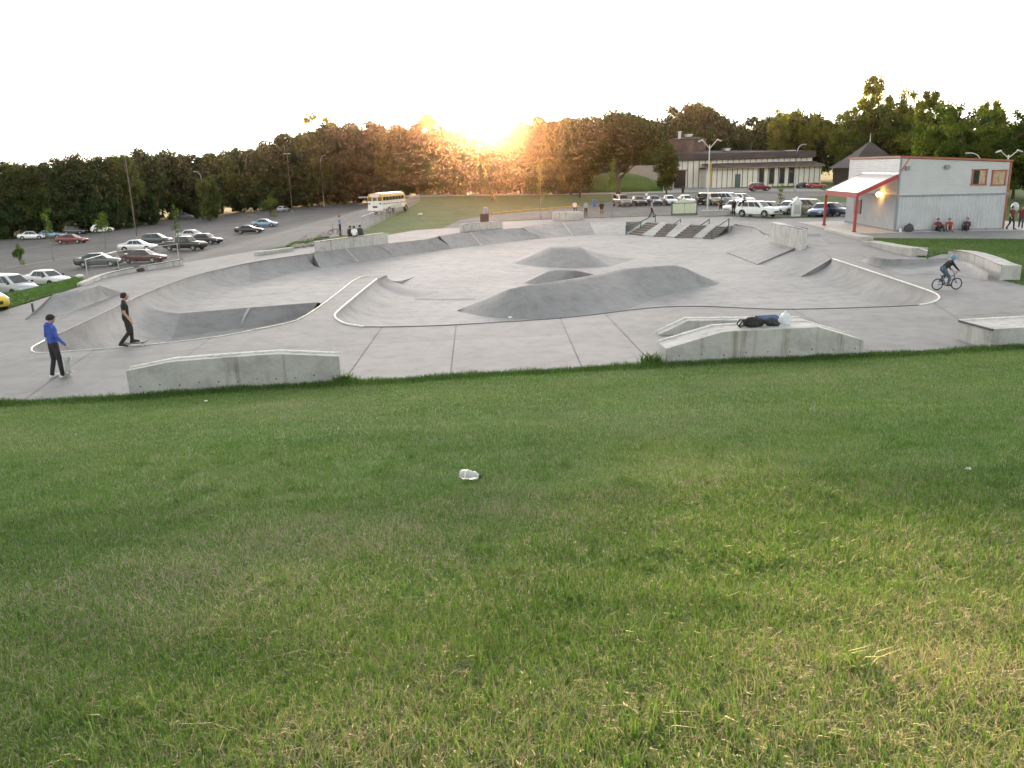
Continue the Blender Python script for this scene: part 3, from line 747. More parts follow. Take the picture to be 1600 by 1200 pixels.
gx = np.concatenate([np.arange(-70, -22, 2.0), np.arange(-22, 22, .35), np.arange(22, 71, 2.0)])
gd = np.concatenate([np.array([0, .15, .4]), np.arange(.8, 30, .4), np.arange(30, 76, 3.0)])
XX, DD = np.meshgrid(gx, gd, indexing='ij'); YY = edge_y(XX) - DD - .01; ZZ = hill(XX, YY)
nx, nd = XX.shape
V = np.stack([XX, YY, ZZ], -1).reshape(-1, 3)
idx = np.arange(nx * nd).reshape(nx, nd)
Fq = np.stack([idx[:-1, :-1], idx[:-1, 1:], idx[1:, 1:], idx[1:, :-1]], -1).reshape(-1, 4)
me = bpy.data.meshes.new('hillside'); me.from_pydata(V.tolist(), [], Fq.tolist())
HILL = lawn_mat('hill_thatch', (0.075, 0.140, 0.032), (0.108, 0.185, 0.046), (0.19, 0.18, 0.095), 0.40)
me.materials.append(HILL); me.polygons.foreach_set('use_smooth', [True] * len(me.polygons))
hs = bpy.data.objects.new('hillside', me); COL.objects.link(hs); hs['kind'] = 'structure'
for p in me.polygons[:1]:
    if p.normal.z < 0: me.flip_normals()

def blade_mat(name):
    m = bpy.data.materials.new(name); m.use_nodes = True; nt = m.node_tree
    out = nt.nodes['Material Output']; bs = nt.nodes['Principled BSDF']
    at = N(nt, 'ShaderNodeAttribute', attribute_name='tone')
    p = pos(nt)
    c = ramp(nt, at.outputs['Fac'], [(0.0, (.044, .100, .020)), (.35, (.088, .170, .040)), (.62, (.140, .225, .062)), (.74, (.19, .20, .11)), (.86, (.29, .27, .20)), (1.0, (.40, .37, .30))])
    big = noise(nt, p, .35, 4, .6)
    c = mixc(nt, c, ramp(nt, big, [(.3, (.80, .84, .8)), (.7, (1.2, 1.14, 1.05))]), .9, 'MULTIPLY')
    nt.links.new(c, bs.inputs['Base Color']); bs.inputs['Roughness'].default_value = .6; bs.inputs['Specular IOR Level'].default_value = .25
    tr = N(nt, 'ShaderNodeBsdfTranslucent'); nt.links.new(mixc(nt, c, (1.05, 1.15, .75), 1.0, 'MULTIPLY'), tr.inputs[0])
    mx = N(nt, 'ShaderNodeMixShader'); mx.inputs[0].default_value = .35
    nt.links.new(bs.outputs[0], mx.inputs[1]); nt.links.new(tr.outputs[0], mx.inputs[2]); nt.links.new(mx.outputs[0], out.inputs[0])
    return m
BLADE = blade_mat('grass_blade')
rng = np.random.default_rng(11)
def patchy(x, y):
    return .5 + .5 * (np.sin(x * 1.7 + 2 * np.sin(y * 1.1 + .4)) * np.sin(y * 1.9 + 1.6 * np.sin(x * .8)) * .6 + .4 * np.sin(x * 5.3 + y * 2.1) * np.sin(y * 4.7 - x * 1.9))
def blades(name, x, y, zfun, hmin, hmax, wid, dry, detail=True, tone_shift=0.0, lean=.55):
    n = len(x); z = zfun(x, y)
    pt = patchy(x, y)
    hgt = (hmin + (hmax - hmin) * rng.random(n) ** 1.6) * (.6 + .75 * pt)
    az = rng.random(n) * 2 * np.pi; la = az + rng.normal(0, .7, n)
    ln = hgt * (lean * (.3 + 1.2 * rng.random(n)))
    w = wid * (.6 + .8 * rng.random(n))
    dx, dy = np.cos(la) * ln, np.sin(la) * ln
    wx, wy = -np.sin(az) * w / 2, np.cos(az) * w / 2
    big = .5 + .5 * np.sin(x * .55 + 1.7 * np.sin(y * .42 + 1)) * np.sin(y * .61 + 1.3 * np.sin(x * .37 + 2))
    isdry = rng.random(n) < dry * (.15 + .9 * pt + .8 * big * big)
    tone = np.where(isdry, .74 + .26 * rng.random(n), np.clip(.10 + .5 * rng.random(n) + .16 * (pt - .5) + .18 * (big - .5), 0, .68)) + tone_shift * (~isdry)
    # dead blades lie flatter
    flat = np.where(isdry, .55, 1.0); hgt2 = hgt * flat; dx = np.where(isdry, dx * 1.7, dx); dy = np.where(isdry, dy * 1.7, dy)
    if detail:
        k = 5; P = np.empty((n, k, 3), np.float32)
        P[:, 0] = np.stack([x - wx, y - wy, z - .01], -1); P[:, 1] = np.stack([x + wx, y + wy, z - .01], -1)
        mx_, my_, mz = x + dx * .3, y + dy * .3, z + hgt2 * .6
        P[:, 2] = np.stack([mx_ + wx * .8, my_ + wy * .8, mz], -1); P[:, 3] = np.stack([mx_ - wx * .8, my_ - wy * .8, mz], -1)
        P[:, 4] = np.stack([x + dx, y + dy, z + hgt2 * .95], -1)
        base = (np.arange(n) * k)[:, None]
        loops = (base + np.array([0, 1, 2, 3, 3, 2, 4])[None]).reshape(-1)
        tot = np.tile([4, 3], n); 
    else:
        k = 3; P = np.empty((n, k, 3), np.float32)
        P[:, 0] = np.stack([x - wx, y - wy, z - .01], -1); P[:, 1] = np.stack([x + wx, y + wy, z - .01], -1)
        P[:, 2] = np.stack([x + dx, y + dy, z + hgt2 * .95], -1)
        base = (np.arange(n) * k)[:, None]; loops = (base + np.array([0, 1, 2])[None]).reshape(-1); tot = np.full(n, 3)
    me = bpy.data.meshes.new(name); me.vertices.add(n * k); me.vertices.foreach_set('co', P.reshape(-1))
    me.loops.add(len(loops)); me.loops.foreach_set('vertex_index', loops.astype(np.int32))
    me.polygons.add(len(tot)); st = np.concatenate([[0], np.cumsum(tot)[:-1]]); me.polygons.foreach_set('loop_start', st.astype(np.int32))
    me.update(calc_edges=True); me.validate()
    a = me.attributes.new('tone', 'FLOAT', 'POINT'); a.data.foreach_set('value', np.repeat(np.clip(tone, 0, 1), k).astype(np.float32))
    me.materials.append(BLADE)
    o = bpy.data.objects.new(name, me); COL.objects.link(o); return o
def scatter(y0, y1, dens, spread=.86, pad=2.5):
    fade = 2.2; pad += .8
    xm = spread * y1 + pad + fade; n = int(dens * 2 * xm * (y1 - y0))
    x = rng.uniform(-xm, xm, n); y = rng.uniform(y0, y1, n)
    k = rng.random(n) < np.clip((spread * y + pad + fade - np.abs(x)) / fade, 0, 1); return x[k], y[k]
GR = []
x, y = scatter(.6, 4.5, 7000, .75, 1.0); GR.append(blades('grass', x, y, hill, .035, .095, .0042, .55, True, -.04))
x, y = scatter(4.5, 8, 3600, .72, 1.0); GR.append(blades('grass', x, y, hill, .035, .09, .006, .48))
x, y = scatter(8, 13, 1500, .72, 1.5); GR.append(blades('grass', x, y, hill, .035, .085, .009, .34, False, .1))
x, y = scatter(13, 19, 700, .74, 2); GR.append(blades('grass', x, y, hill, .035, .08, .013, .26, False, .16))
x, y = scatter(18, 27, 620, .78, 3); k = (y < edge_y(x) - .02) & (y > 19); GR.append(blades('grass', x[k], y[k], hill, .035, .08, .016, .2, False, .18))
# longer fringe the mower misses beside the concrete, its shade painted in darker
n = 46000; x = rng.uniform(-20, 22, n); y = edge_y(x) - .02 - np.abs(rng.normal(0, .5, n)); 
GR.append(blades('grass', x, y, hill, .07, .20, .012, .03, True, -.22))
# taller single stalks and broad-leaved tufts
x, y = scatter(1.5, 9, 60, .75, 1.0); GR.append(blades('grass', x, y, hill, .10, .17, .004, .5, True, 0, .8))
cx, cy = scatter(1.6, 12, 1.6, .72, 1.0)
x = np.repeat(cx, 34) + rng.normal(0, .05, len(cx) * 34); y = np.repeat(cy, 34) + rng.normal(0, .05, len(cy) * 34)
GR.append(blades('grass', x, y, hill, .06, .14, .007, .05, True, .08, .9))
for g in GR: tag(g, 'mown green and straw-coloured grass covering the hillside', 'grass', kind='stuff')
# join the layers into one object
ctx = {'active_object': GR[0], 'selected_editable_objects': GR}
with bpy.context.temp_override(active_object=GR[0], object=GR[0], selected_objects=GR, selected_editable_objects=GR):
    bpy.ops.object.join()
GR[0].name = 'grass'
# small patches of real blades on the flat lawns near the park
def poly_scatter(px, n):
    pts = PX(px); xs = [p.x for p in pts]; ys = [p.y for p in pts]
    x = rng.uniform(min(xs), max(xs), n); y = rng.uniform(min(ys), max(ys), n)
    ins = np.zeros(n, bool)
    for i in range(len(pts)):
        a, b_ = pts[i], pts[(i + 1) % len(pts)]
        c = ((a.y > y) != (b_.y > y)) & (x < (b_.x - a.x) * (y - a.y) / (b_.y - a.y + 1e-12) + a.x); ins ^= c
    return x[ins], y[ins]
flat0 = lambda x, y: np.zeros_like(x) + .02
x, y = poly_scatter([(1347, 372.5), (1600, 374), (1750, 420), (1600, 446), (1563, 437), (1535, 408), (1500, 398), (1472, 397), (1450, 403), (1425, 400), (1385, 388)], 90000)
g = blades('lawn_grass', x, y, flat0, .04, .10, .03, .1, False); tag(g, 'mown grass covering the flat lawn by the metal-clad hut', 'grass', kind='stuff')
A_ = resample(STRIP_IN, 40); B_ = resample(STRIP_OUT, 40); n = 60000
si = rng.integers(0, 39, n); sf = rng.random(n); tt = rng.random(n)
An = np.array([tuple(p) for p in A_]); Bn = np.array([tuple(p) for p in B_])
Pn = (An[si] + (An[si + 1] - An[si]) * sf[:, None]) * (1 - tt)[:, None] + (Bn[si] + (Bn[si + 1] - Bn[si]) * sf[:, None]) * tt[:, None]
zs = Pn[:, 2].copy(); g = blades('strip_grass', Pn[:, 0], Pn[:, 1], lambda x, y: zs, .05, .14, .03, .05, False, -.1); tag(g, 'grass growing on the narrow strip beside the parked cars', 'grass', kind='stuff')
x, y = poly_scatter([(446, 386), (458, 379.5), (480, 375), (502, 372), (504, 380), (470, 386)], 9000)
g = blades('patch_grass', x, y, flat0, .08, .22, .04, .05, False); tag(g, 'rough grass on the small rocky patch by the far wall ledge', 'grass', kind='stuff')

# weed tufts at the ledge corners
for lab, px in (('leafy weed tuft at the right foot of the humped wall', (541, 601)), ('leafy weed tuft at the left foot of the ledge carrying the bag', (1020, 570))):
    c = G(*px); n = 260
    x = c.x + rng.normal(0, .16, n); y = c.y - .08 + rng.normal(0, .13, n)
    g = blades('weed', x, y, hill, .16, .42, .03, .02, True, -.15, .7); tag(g, lab, 'weed')

# ================================================================== TREES
BARK = mat('bark', (0.085, 0.065, 0.05), .9, var=.4, scale=5)
PALEBARK = mat('pale_bark', (0.26, 0.22, 0.18), .9, var=.3, scale=5)
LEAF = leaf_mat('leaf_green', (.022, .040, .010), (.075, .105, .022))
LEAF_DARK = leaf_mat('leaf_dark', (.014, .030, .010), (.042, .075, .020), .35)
LEAF_SUNLIT_GOLD = leaf_mat('leaf_sunlit_gold', (.09, .10, .018), (.23, .21, .04), .6)  # low sunlight painted into the leaf colour
LEAF_RIGHT = leaf_mat('leaf_sunlit_tone', (.05, .075, .014), (.19, .20, .04), .6)  # sunlit yellow-green put into the leaf colour itself
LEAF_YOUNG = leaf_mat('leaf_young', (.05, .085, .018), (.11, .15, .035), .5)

def leaf_mesh(name, seed, rx, rz, nclump, nleaf, size, shape='round', gap=.0, m=LEAF, z0=0.0):
    """crown of leaf-sized faces in uneven clumps; unit: metres, crown centre at origin height z0"""
    g = np.random.default_rng(seed)
    cs = []
    while len(cs) < nclump:
        p = g.normal(0, 1, 3); p /= np.linalg.norm(p); p *= g.random() ** .42
        if shape == 'flatbase' and p[2] < -.55: continue
        if shape == 'cone': 
            k = (1 - p[2]) / 2; p[0] *= .25 + .75 * k; p[1] *= .25 + .75 * k
        cs.append(p)
    cs = np.array(cs); ctr = cs * np.array([rx, rx, rz]) * .82 + np.array([0, 0, z0])
    rad = (.20 + .17 * g.random(nclump)) * (rx * rz * rx) ** (1 / 3) * (.85 if nclump > 40 else 1.0)
    ci = g.integers(0, nclump, nleaf)
    d = g.normal(0, 1, (nleaf, 3)); d /= np.linalg.norm(d, axis=1)[:, None]
    r = g.random(nleaf) ** .45
    c = ctr[ci] + d * (rad[ci] * r)[:, None] * np.array([1.1, 1.1, .8])
    nrm = d + g.normal(0, .6, (nleaf, 3)) + np.array([0, 0, .4]); nrm /= np.linalg.norm(nrm, axis=1)[:, None]
    t = np.cross(nrm, g.normal(0, 1, (nleaf, 3))); t /= np.linalg.norm(t, axis=1)[:, None]; b = np.cross(nrm, t)
    s = size * (.6 + .8 * g.random(nleaf))[:, None]
    P = np.stack([c - t * s * .5, c + b * s * .32, c + t * s * .55, c - b * s * .32], 1).reshape(-1, 3)
    me = bpy.data.meshes.new(name); n = nleaf
    me.vertices.add(n * 4); me.vertices.foreach_set('co', P.astype(np.float32).reshape(-1))
    me.loops.add(n * 4); me.loops.foreach_set('vertex_index', np.arange(n * 4, dtype=np.int32))
    me.polygons.add(n); me.polygons.foreach_set('loop_start', np.arange(0, n * 4, 4, dtype=np.int32))
    me.update(calc_edges=True)
    tone = np.clip(.5 + .28 * g.normal(0, 1, nclump)[ci] + .2 * g.normal(0, 1, n), 0, 1)
    a = me.attributes.new('tone', 'FLOAT', 'POINT'); a.data.foreach_set('value', np.repeat(tone, 4).astype(np.float32))
    me.materials.append(m)
    return me, ctr, rad
def trunk_mesh(name, seed, ctr, h0, r0, top, lean=.3, m=BARK, limbs=7):
    g = random.Random(seed); b = MB()
    pts = []; x = y = 0.0
    for i in range(7):
        t = i / 6; pts.append(Vector((x, y, -.3 + (top + .3) * t))); x += g.uniform(-1, 1) * lean * .3; y += g.uniform(-1, 1) * lean * .3
    b.tube(pts, [r0 * (1.35 if i == 0 else 1 - .8 * i / 6) for i in range(7)], 8)
    order = sorted(range(len(ctr)), key=lambda i: ctr[i][2])
    for i in order[::max(1, len(order) // limbs)]:
        c = Vector(ctr[i]); zz = min(max(h0, c.z - (c.x ** 2 + c.y ** 2) ** .5 * .9), top * .92); t = (zz + .3) / (top + .3) * 6; k = min(5, int(t))
        s = pts[k].lerp(pts[k + 1], t - k); mid = s.lerp(c, .5) + Vector((0, 0, .12 * (c - s).length * -.4))
        b.tube([s, mid, c], [r0 * .42, r0 * .26, r0 * .08], 5)
    return b.mesh(name, m, smooth='all')
TV = {}
def variant(key, seed, rx, rz, zc, ncl, nl, size, shape, m, r0, lean=.4, bark=BARK, limbs=8, h0=None):
    me, ctr, rad = leaf_mesh('crown', seed, rx, rz, ncl, nl, size, shape, m=m, z0=zc)
    tm = trunk_mesh('trunk', seed, ctr, h0 if h0 else max(.4, zc - rz * .8), r0, zc + rz * .3, lean, bark, limbs)
    zmax = float(np.percentile([v.co.z for v in me.vertices], 96.5)); TV[key] = (me, tm, zmax, rx)
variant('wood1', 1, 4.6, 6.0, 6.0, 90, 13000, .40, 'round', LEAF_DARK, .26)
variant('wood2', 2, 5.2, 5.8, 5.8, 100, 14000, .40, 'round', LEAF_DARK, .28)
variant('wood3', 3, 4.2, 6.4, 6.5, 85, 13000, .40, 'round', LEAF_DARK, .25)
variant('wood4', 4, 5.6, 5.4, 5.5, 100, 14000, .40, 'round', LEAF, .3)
variant('airy1', 5, 4.2, 5.0, 9.6, 44, 7000, .38, 'round', LEAF_SUNLIT_GOLD, .24, h0=2.5)
variant('airy2', 6, 3.8, 5.4, 9.4, 46, 7500, .38, 'round', LEAF_SUNLIT_GOLD, .24, h0=2.5)
variant('broad', 8, 8.6, 6.0, 9.0, 170, 42000, .36, 'flatbase', LEAF, .42, h0=2.4, limbs=12)
variant('right1', 9, 4.0, 5.2, 6.4, 50, 11000, .32, 'round', LEAF_RIGHT, .24)
variant('right2', 10, 3.6, 5.8, 6.8, 44, 10000, .32, 'round', LEAF_RIGHT, .22)
variant('sap1', 12, .9, 1.7, 2.7, 18, 650, .16, 'cone', LEAF_YOUNG, .05, .1, PALEBARK, 9, .9)
variant('sap2', 13, 1.0, 2.2, 3.2, 16, 480, .16, 'cone', LEAF_YOUNG, .05, .1, PALEBARK, 9, .9)
variant('shrub', 14, 2.2, 1.5, 1.35, 30, 3200, .22, 'round', LEAF, .09, .2, limbs=9, h0=.2)
variant('shrub2', 15, 1.6, 1.7, 1.5, 26, 2600, .2, 'round', LEAF_YOUNG, .08, .2, limbs=9, h0=.2)
def tree(var, px, dist, top_py, wpx=None, label='', cat='tree', group=None, name='tree', rz=None, mats=None, zb=0.0):
    me, tm, zmax, rx = TV[var]
    top = D(px, top_py, dist); zb = LZ(top.x, dist); h = top.z - zb
    sz = h / zmax; sxy = (wpx / FPX * dist / 2 / rx) if wpx else sz
    root = empty(name, (top.x, dist, zb), rz if rz is not None else random.uniform(0, 6.28), label, cat, group)
    root.scale = (sxy, sxy, sz)
    for nm, m in (('trunk', tm), ('crown', me)):
        o = bpy.data.objects.new(nm, m); COL.objects.link(o); o.parent = root
        if nm == 'crown' and mats: o.material_slots[0].link = 'OBJECT'; o.material_slots[0].material = mats
    return root
# --- the wood: skyline read off the photograph column by column, with a notch lowered so the sun shows through
W = ['wood1', 'wood2', 'wood3', 'wood4']
sky_l = [(-120, 262), (-60, 268), (0, 267), (30, 264), (62, 264), (110, 252), (150, 256), (182, 250), (215, 243), (258, 245), (300, 250), (335, 246), (370, 240), (405, 234), (440, 219), (475, 215), (510, 207), (545, 203), (580, 201), (615, 203), (650, 206), (690, 206), (725, 211), (752, 221), (785, 219), (815, 201), (845, 191), (878, 193)]
WX = [-150, 0, 170, 260, 400, 560, 700, 900]; WY = [384, 375, 361, 343.5, 329.5, 317, 304.5, 303]
WD = [GA(a, b_).y + 3 for a, b_ in zip(WX, WY)]
def wood_dist(px): return float(np.interp(px, WX, WD))
def wood_label(px):
    for lim, lab in ((60, 'left of the white curved-neck lamp by the dark red sedan'), (170, 'behind the dark red sedan and its neighbours'), (260, 'behind the tall twin-headed lamp post'), (345, 'behind the round grey-green bush'), (450, 'behind the black coupe and blue-grey sedan'), (545, 'behind the small green and white sign'), (640, 'behind the school bus'), (745, 'beyond the chain-link fence end'), (900, 'right of the low sun, beyond the far lawn')):
        if px < lim: return 'dark wood tree ' + lab
i = 0
for px, ty in sky_l:
    d = wood_dist(px) + random.uniform(1, 6)
    wp = 46 * FPX / 1250 + random.uniform(8, 26); d_ = d
    tree(W[i % 4], px + random.uniform(-4, 4), d_, ty + random.uniform(-1, 2), wp + 14, wood_label(px), 'tree', 'trees of the wood behind the car park', 'wood_tree'); i += 1
for px in range(-140, 900, 33):       # second and third rank fill the wood
    ty = float(np.interp(px, [a for a, _ in sky_l], [b_ for _, b_ in sky_l]))
    d = wood_dist(px) + random.uniform(8, 13)
    tree(W[(i * 3 + 1) % 4], px, d, ty + random.uniform(2, 7), 70, 'dark leafy tree in the second rank of the wood, mostly hidden', 'tree', 'trees of the wood behind the car park', 'wood_tree'); i += 1
for px in range(-140, 900, 24):
    d = wood_dist(px) + random.uniform(15, 21); ty = float(np.interp(px, [a for a, _ in sky_l], [b_ for _, b_ in sky_l]))
    tree(W[(i * 3 + 1) % 4], px, d, ty + random.uniform(8, 14), 60, 'dark leafy tree in the hidden rear rank of the wood', 'tree', 'trees in the rear of the wood', 'wood_tree'); i += 1
for px in range(-150, 900, 26):       # undergrowth along the front of the wood
    d = wood_dist(px) - random.uniform(0.0, 2.5)
    hpx = 24 + random.uniform(0, 16); by = float(np.interp(px, WX, WY)) - 6
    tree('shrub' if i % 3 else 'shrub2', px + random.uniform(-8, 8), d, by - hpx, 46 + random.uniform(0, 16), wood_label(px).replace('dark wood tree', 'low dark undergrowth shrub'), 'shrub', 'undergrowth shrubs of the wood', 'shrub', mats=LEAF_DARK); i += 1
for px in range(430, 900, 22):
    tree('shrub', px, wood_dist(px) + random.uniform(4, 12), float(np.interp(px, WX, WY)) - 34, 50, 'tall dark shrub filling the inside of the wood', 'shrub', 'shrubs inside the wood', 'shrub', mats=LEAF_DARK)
tree('airy1', 500, wood_dist(500) + 12, 184, 76, 'tall airy tree with open crown painted sunlit gold above the wood, left of the sun', name='airy_tree')
tree('airy2', 664, wood_dist(664) + 14, 181, 64, 'tall reddish open-crowned tree rising above the wood beside the sun', name='airy_tree')
tree('broad', 968, 158, 183, 150, 'big broad spreading tree with bare trunk left of the drum-roofed building', name='broad_tree', rz=.6)
tree('wood4', 906, 168, 190, 70, 'rounded mid-green tree leaning against the big broad tree', name='round_tree', mats=LEAF)
tree('wood2', 1043, 172, 232, 44, 'small drooping tree in front of the building entrance, beside the broad tree', name='round_tree', mats=LEAF)
def back_label(px, rank):
    for lim, lab in ((1020, 'added behind the big broad spreading tree to block the sun'), (1065, 'left of the chimney of the drum-roofed building'), (1130, 'behind the brown drum and chimney'), (1200, 'behind the middle of the long dark roof'), (1400, 'behind the end of the long dark roof')):
        if px < lim: return ('dark tree ' if rank == 0 else 'dark rear-rank tree half hidden ') + lab
def hut_label(px, rank):
    for lim, lab in ((1370, 'behind the dark pavilion'), (1450, 'behind the hut canopy'), (1520, 'behind the middle of the hut roof'), (1575, 'behind the boarded windows end of the hut'), (9999, 'beyond the right corner of the hut')):
        if px < lim: return ('bushy green tree ' if rank == 0 else 'dark rear-rank tree half hidden ') + lab
for k, (px, ty, w_) in enumerate([(905, 197, 60), (930, 193, 60), (955, 191, 60), (982, 190, 60), (1008, 194, 60), (1030, 196, 62), (1052, 180, 60), (1082, 170, 70), (1112, 181, 60), (1142, 196, 60), (1172, 194, 60), (1205, 190, 60), (1240, 184, 66), (1272, 187, 60)]):  # those behind the broad tree are added to block the low sun
    tree(W[k % 4], px, 262 + random.uniform(-5, 5), ty, w_ + 14, back_label(px, 0), 'tree', 'trees behind the drum-roofed building', 'background_tree')
    tree(W[(k + 2) % 4], px + 14, 272 + random.uniform(-5, 5), ty + 8, w_ + 14, back_label(px + 14, 1), 'tree', 'trees behind the drum-roofed building', 'background_tree')
for k, (px, ty, w_, d) in enumerate([(1218, 177, 42, 240), (1245, 178, 46, 246), (1268, 184, 40, 240)]):
    tree(['airy1', 'airy2'][k % 2], px, d, ty, w_, 'open sunlit tree above the dark row behind the low building', 'tree', 'sunlit trees above the low building', 'airy_tree')
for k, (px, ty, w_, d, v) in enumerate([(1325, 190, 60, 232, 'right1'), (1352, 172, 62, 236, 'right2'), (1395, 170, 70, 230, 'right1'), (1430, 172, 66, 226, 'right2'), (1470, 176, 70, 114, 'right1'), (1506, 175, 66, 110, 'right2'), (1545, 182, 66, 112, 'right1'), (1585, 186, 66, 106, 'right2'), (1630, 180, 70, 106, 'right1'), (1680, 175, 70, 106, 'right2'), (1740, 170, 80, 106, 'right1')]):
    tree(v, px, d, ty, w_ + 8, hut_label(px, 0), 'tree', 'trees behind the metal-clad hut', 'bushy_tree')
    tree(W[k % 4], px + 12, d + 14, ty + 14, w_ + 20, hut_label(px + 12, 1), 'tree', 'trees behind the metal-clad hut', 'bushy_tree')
tree('airy2', 1370, 240, 124, 50, 'tallest thin tree painted sunlit gold rising behind the red canopy', name='airy_tree', rz=1.0)
for k, (px, ty, w_) in enumerate([(1412, 147, 46), (1455, 148, 44), (1340, 168, 40), (1552, 163, 40), (1310, 184, 44)]):
    tree(['airy1', 'airy2'][k % 2], px, (240 if px < 1430 else 128) + k, ty, w_ + 8, 'thin tree painted sunlit gold rising above the bushy trees behind the hut', 'tree', 'golden-topped trees behind the hut', 'airy_tree')
# --- young trees and bushes
def sap(var, px, base_py, top_py, wpx, label, name='young_tree', mats=None):
    b = GA(px, base_py); tree(var, px, b.y, top_py, wpx, label, 'tree', None, name, mats=mats)
sap('sap2', 70, 408, 328, 26, 'thin sapling with a pointed crown by the car park edge, near the small bright bush')
sap('sap1', 157, 388, 334, 34, 'sapling with a rounded low crown behind the dark grey sedan')
sap('sap2', 272, 405, 322, 18, 'narrow sapling standing in front of the black pickup')
sap('shrub2', 27, 414, 386, 18, 'small bright green bush alone in the left car park', 'bush')
sap('shrub2', 420, 339, 309, 26, 'small round bright green tree alone in the car park behind the coupe')
sap('shrub', 322, 345, 283, 44, 'large round grey-green bush at the far car park edge', 'bush')
sap('shrub', 305, 342, 322, 16, 'low dark bush beside the far grey car', 'bush', LEAF_DARK)
sap('shrub2', 330, 341, 322, 26, 'light green low bush right of the far grey car', 'bush')
sap('shrub', 228, 352, 303, 42, 'dark rounded bush under the tall lamp post', 'bush', LEAF_DARK)
sap('sap2', 844, 343.5, 252, 26, 'bare thin sapling by the plaza with the orange sun glow behind')
sap('sap1', 957, 341, 253, 22, 'slim leafy sapling beside the black-clad person on the plaza')
sap('sap2', 1220, 341, 290, 16, 'slim sapling in front of the right-hand parked cars')
sap('shrub2', 768, 314, 268, 30, 'small dark tree standing alone on the far lawn below the sun', 'small_tree', LEAF_DARK)
sap('wood2', 892, 304, 262, 46, 'bushy low tree at the end of the wood left of the broad tree', 'small_tree', LEAF)

# ================================================================== BUILDINGS
# ---- two-storey metal-clad hut with red canopy
def corrugated(b, p0, p1, z0, z1, pitch=.28, depth=.035, vertical=True, m=0):
    """ribbed sheet between two ground points; z1 may be a pair (start, end)"""
    p0, p1 = Vector(p0), Vector(p1); u = p1 - p0; L = u.length; u.normalize(); n = Vector((u.y, -u.x, 0))
    za, zb_ = (z1 if isinstance(z1, tuple) else (z1, z1))
    if vertical:
        k = max(2, int(L / pitch)); xs = []
        for i in range(k):
            a = L * i / k; w = L / k
            xs += [(a, 0), (a + w * .35, 0), (a + w * .5, depth), (a + w * .85, depth)]
        xs.append((L, 0)); pts = [(p0 + u * a + n * d, z0, za + (zb_ - za) * a / L) for a, d in xs]
        for (q, l0, h0), (r, l1, h1) in zip(pts[:-1], pts[1:]): b.face([(q.x, q.y, l0), (r.x, r.y, l1), (r.x, r.y, h1), (q.x, q.y, h0)], m)
    else:
        top = max(za, zb_); k = int((top - z0) / pitch)
        for i in range(k + 1):
            l = z0 + i * pitch
            for (e0, e1, d0, d1) in ((0, .92, depth, .004), (.92, 1, .004, depth)):
                lo, hi = l + pitch * e0, l + pitch * e1
                a0, a1 = min(lo, za), min(lo, zb_); c0, c1 = min(hi, za), min(hi, zb_)
                if c0 - a0 < 1e-4 and c1 - a1 < 1e-4: continue
                b.face([(p0 + n * d0)[:2] + (a0,), (p1 + n * d0)[:2] + (a1,), (p1 + n * d1)[:2] + (c1,), (p0 + n * d1)[:2] + (c0,)], m)
CLAD_LO = mat('grey_blue_cladding', (.39, .41, .435), .45, .2, var=.08, scale=.8)
CLAD_HI = mat('pale_siding', (.40, .41, .42), .55, 0, var=.06, scale=.8)
RED = mat('red_paint', (.30, .036, .032), .55)
RUST = mat('brown_trim', (.27, .085, .05), .6)
ROOFM = mat('bare_roof_metal', (.62, .63, .66), .3, .7, var=.06)
GREYTRIM = mat('grey_trim', (.20, .21, .23), .6)
corner = G(1397, 362); th = R(-4)
ux = Vector((math.cos(th), math.sin(th), 0)); uy = Vector((-math.sin(th), math.cos(th), 0))
LW, LD = 8.9, 12.4
zc, zr = 6.05, 5.5; zm = 2.9
hut = empty('metal_clad_hut', corner, 0, 'two-storey pale metal-clad hut with red canopy posts on its left side', 'hut')
P00, P10, P11, P01 = Vector(), ux * LW, ux * LW + uy * LD, uy * LD
def hb(name, fn, m, smooth=False, bev=0.0, parent=None):
    b = MB(); fn(b); return b.build(name, m, parent or hut, smooth, bev)
hb('lower_cladding', lambda b: (corrugated(b, P00, P10, 0, zm), corrugated(b, P10, P11, 0, zm), corrugated(b, P11, P01, 0, zm), corrugated(b, P01, P00, 0, zm)), CLAD_LO)
hb('upper_siding', lambda b: (corrugated(b, P00, P10, zm + .12, (zc, zr), .2, .018, False), corrugated(b, P10, P11, zm + .12, zr, .2, .018, False), corrugated(b, P11, P01, zm + .12, (zr, zc), .2, .018, False), corrugated(b, P01, P00, zm + .12, zc, .2, .018, False)), CLAD_HI)
def band(b):
    for p, q in ((P00, P10), (P10, P11), (P11, P01), (P01, P00)):
        d = q - p; c = (p + q) / 2; n = Vector((d.y, -d.x, 0)).normalized() * .02
        b.box((c + n + Vector((0, 0, zm + .06)))[:], (d.length + .1, .14, .14), 0, math.atan2(d.y, d.x))
hb('floor_band', band, GREYTRIM)
def foot(b):
    for p, q in ((P00, P10), (P01, P00)):
        d = q - p; c = (p + q) / 2; n = Vector((d.y, -d.x, 0)).normalized() * .05
        b.box((c + n + Vector((0, 0, .06)))[:], (d.length + .14, .1, .16), 0, math.atan2(d.y, d.x))
hb('base_trim', foot, GREYTRIM)
def roof(b):
    o = .12; a = [P00 - ux * o - uy * o, P10 + ux * o - uy * o, P11 + ux * o + uy * o, P01 - ux * o + uy * o]
    z = [zc + .05, zr + .05, zr + .05, zc + .05]
    lo = [(p.x, p.y, h - .02) for p, h in zip(a, z)]; hi = [(p.x, p.y, h + .14) for p, h in zip(a, z)]
    b.add(lo + hi, [(3, 2, 1, 0), (4, 5, 6, 7), (0, 1, 5, 4), (1, 2, 6, 5), (2, 3, 7, 6), (3, 0, 4, 7)])
hb('roof', roof, RUST)
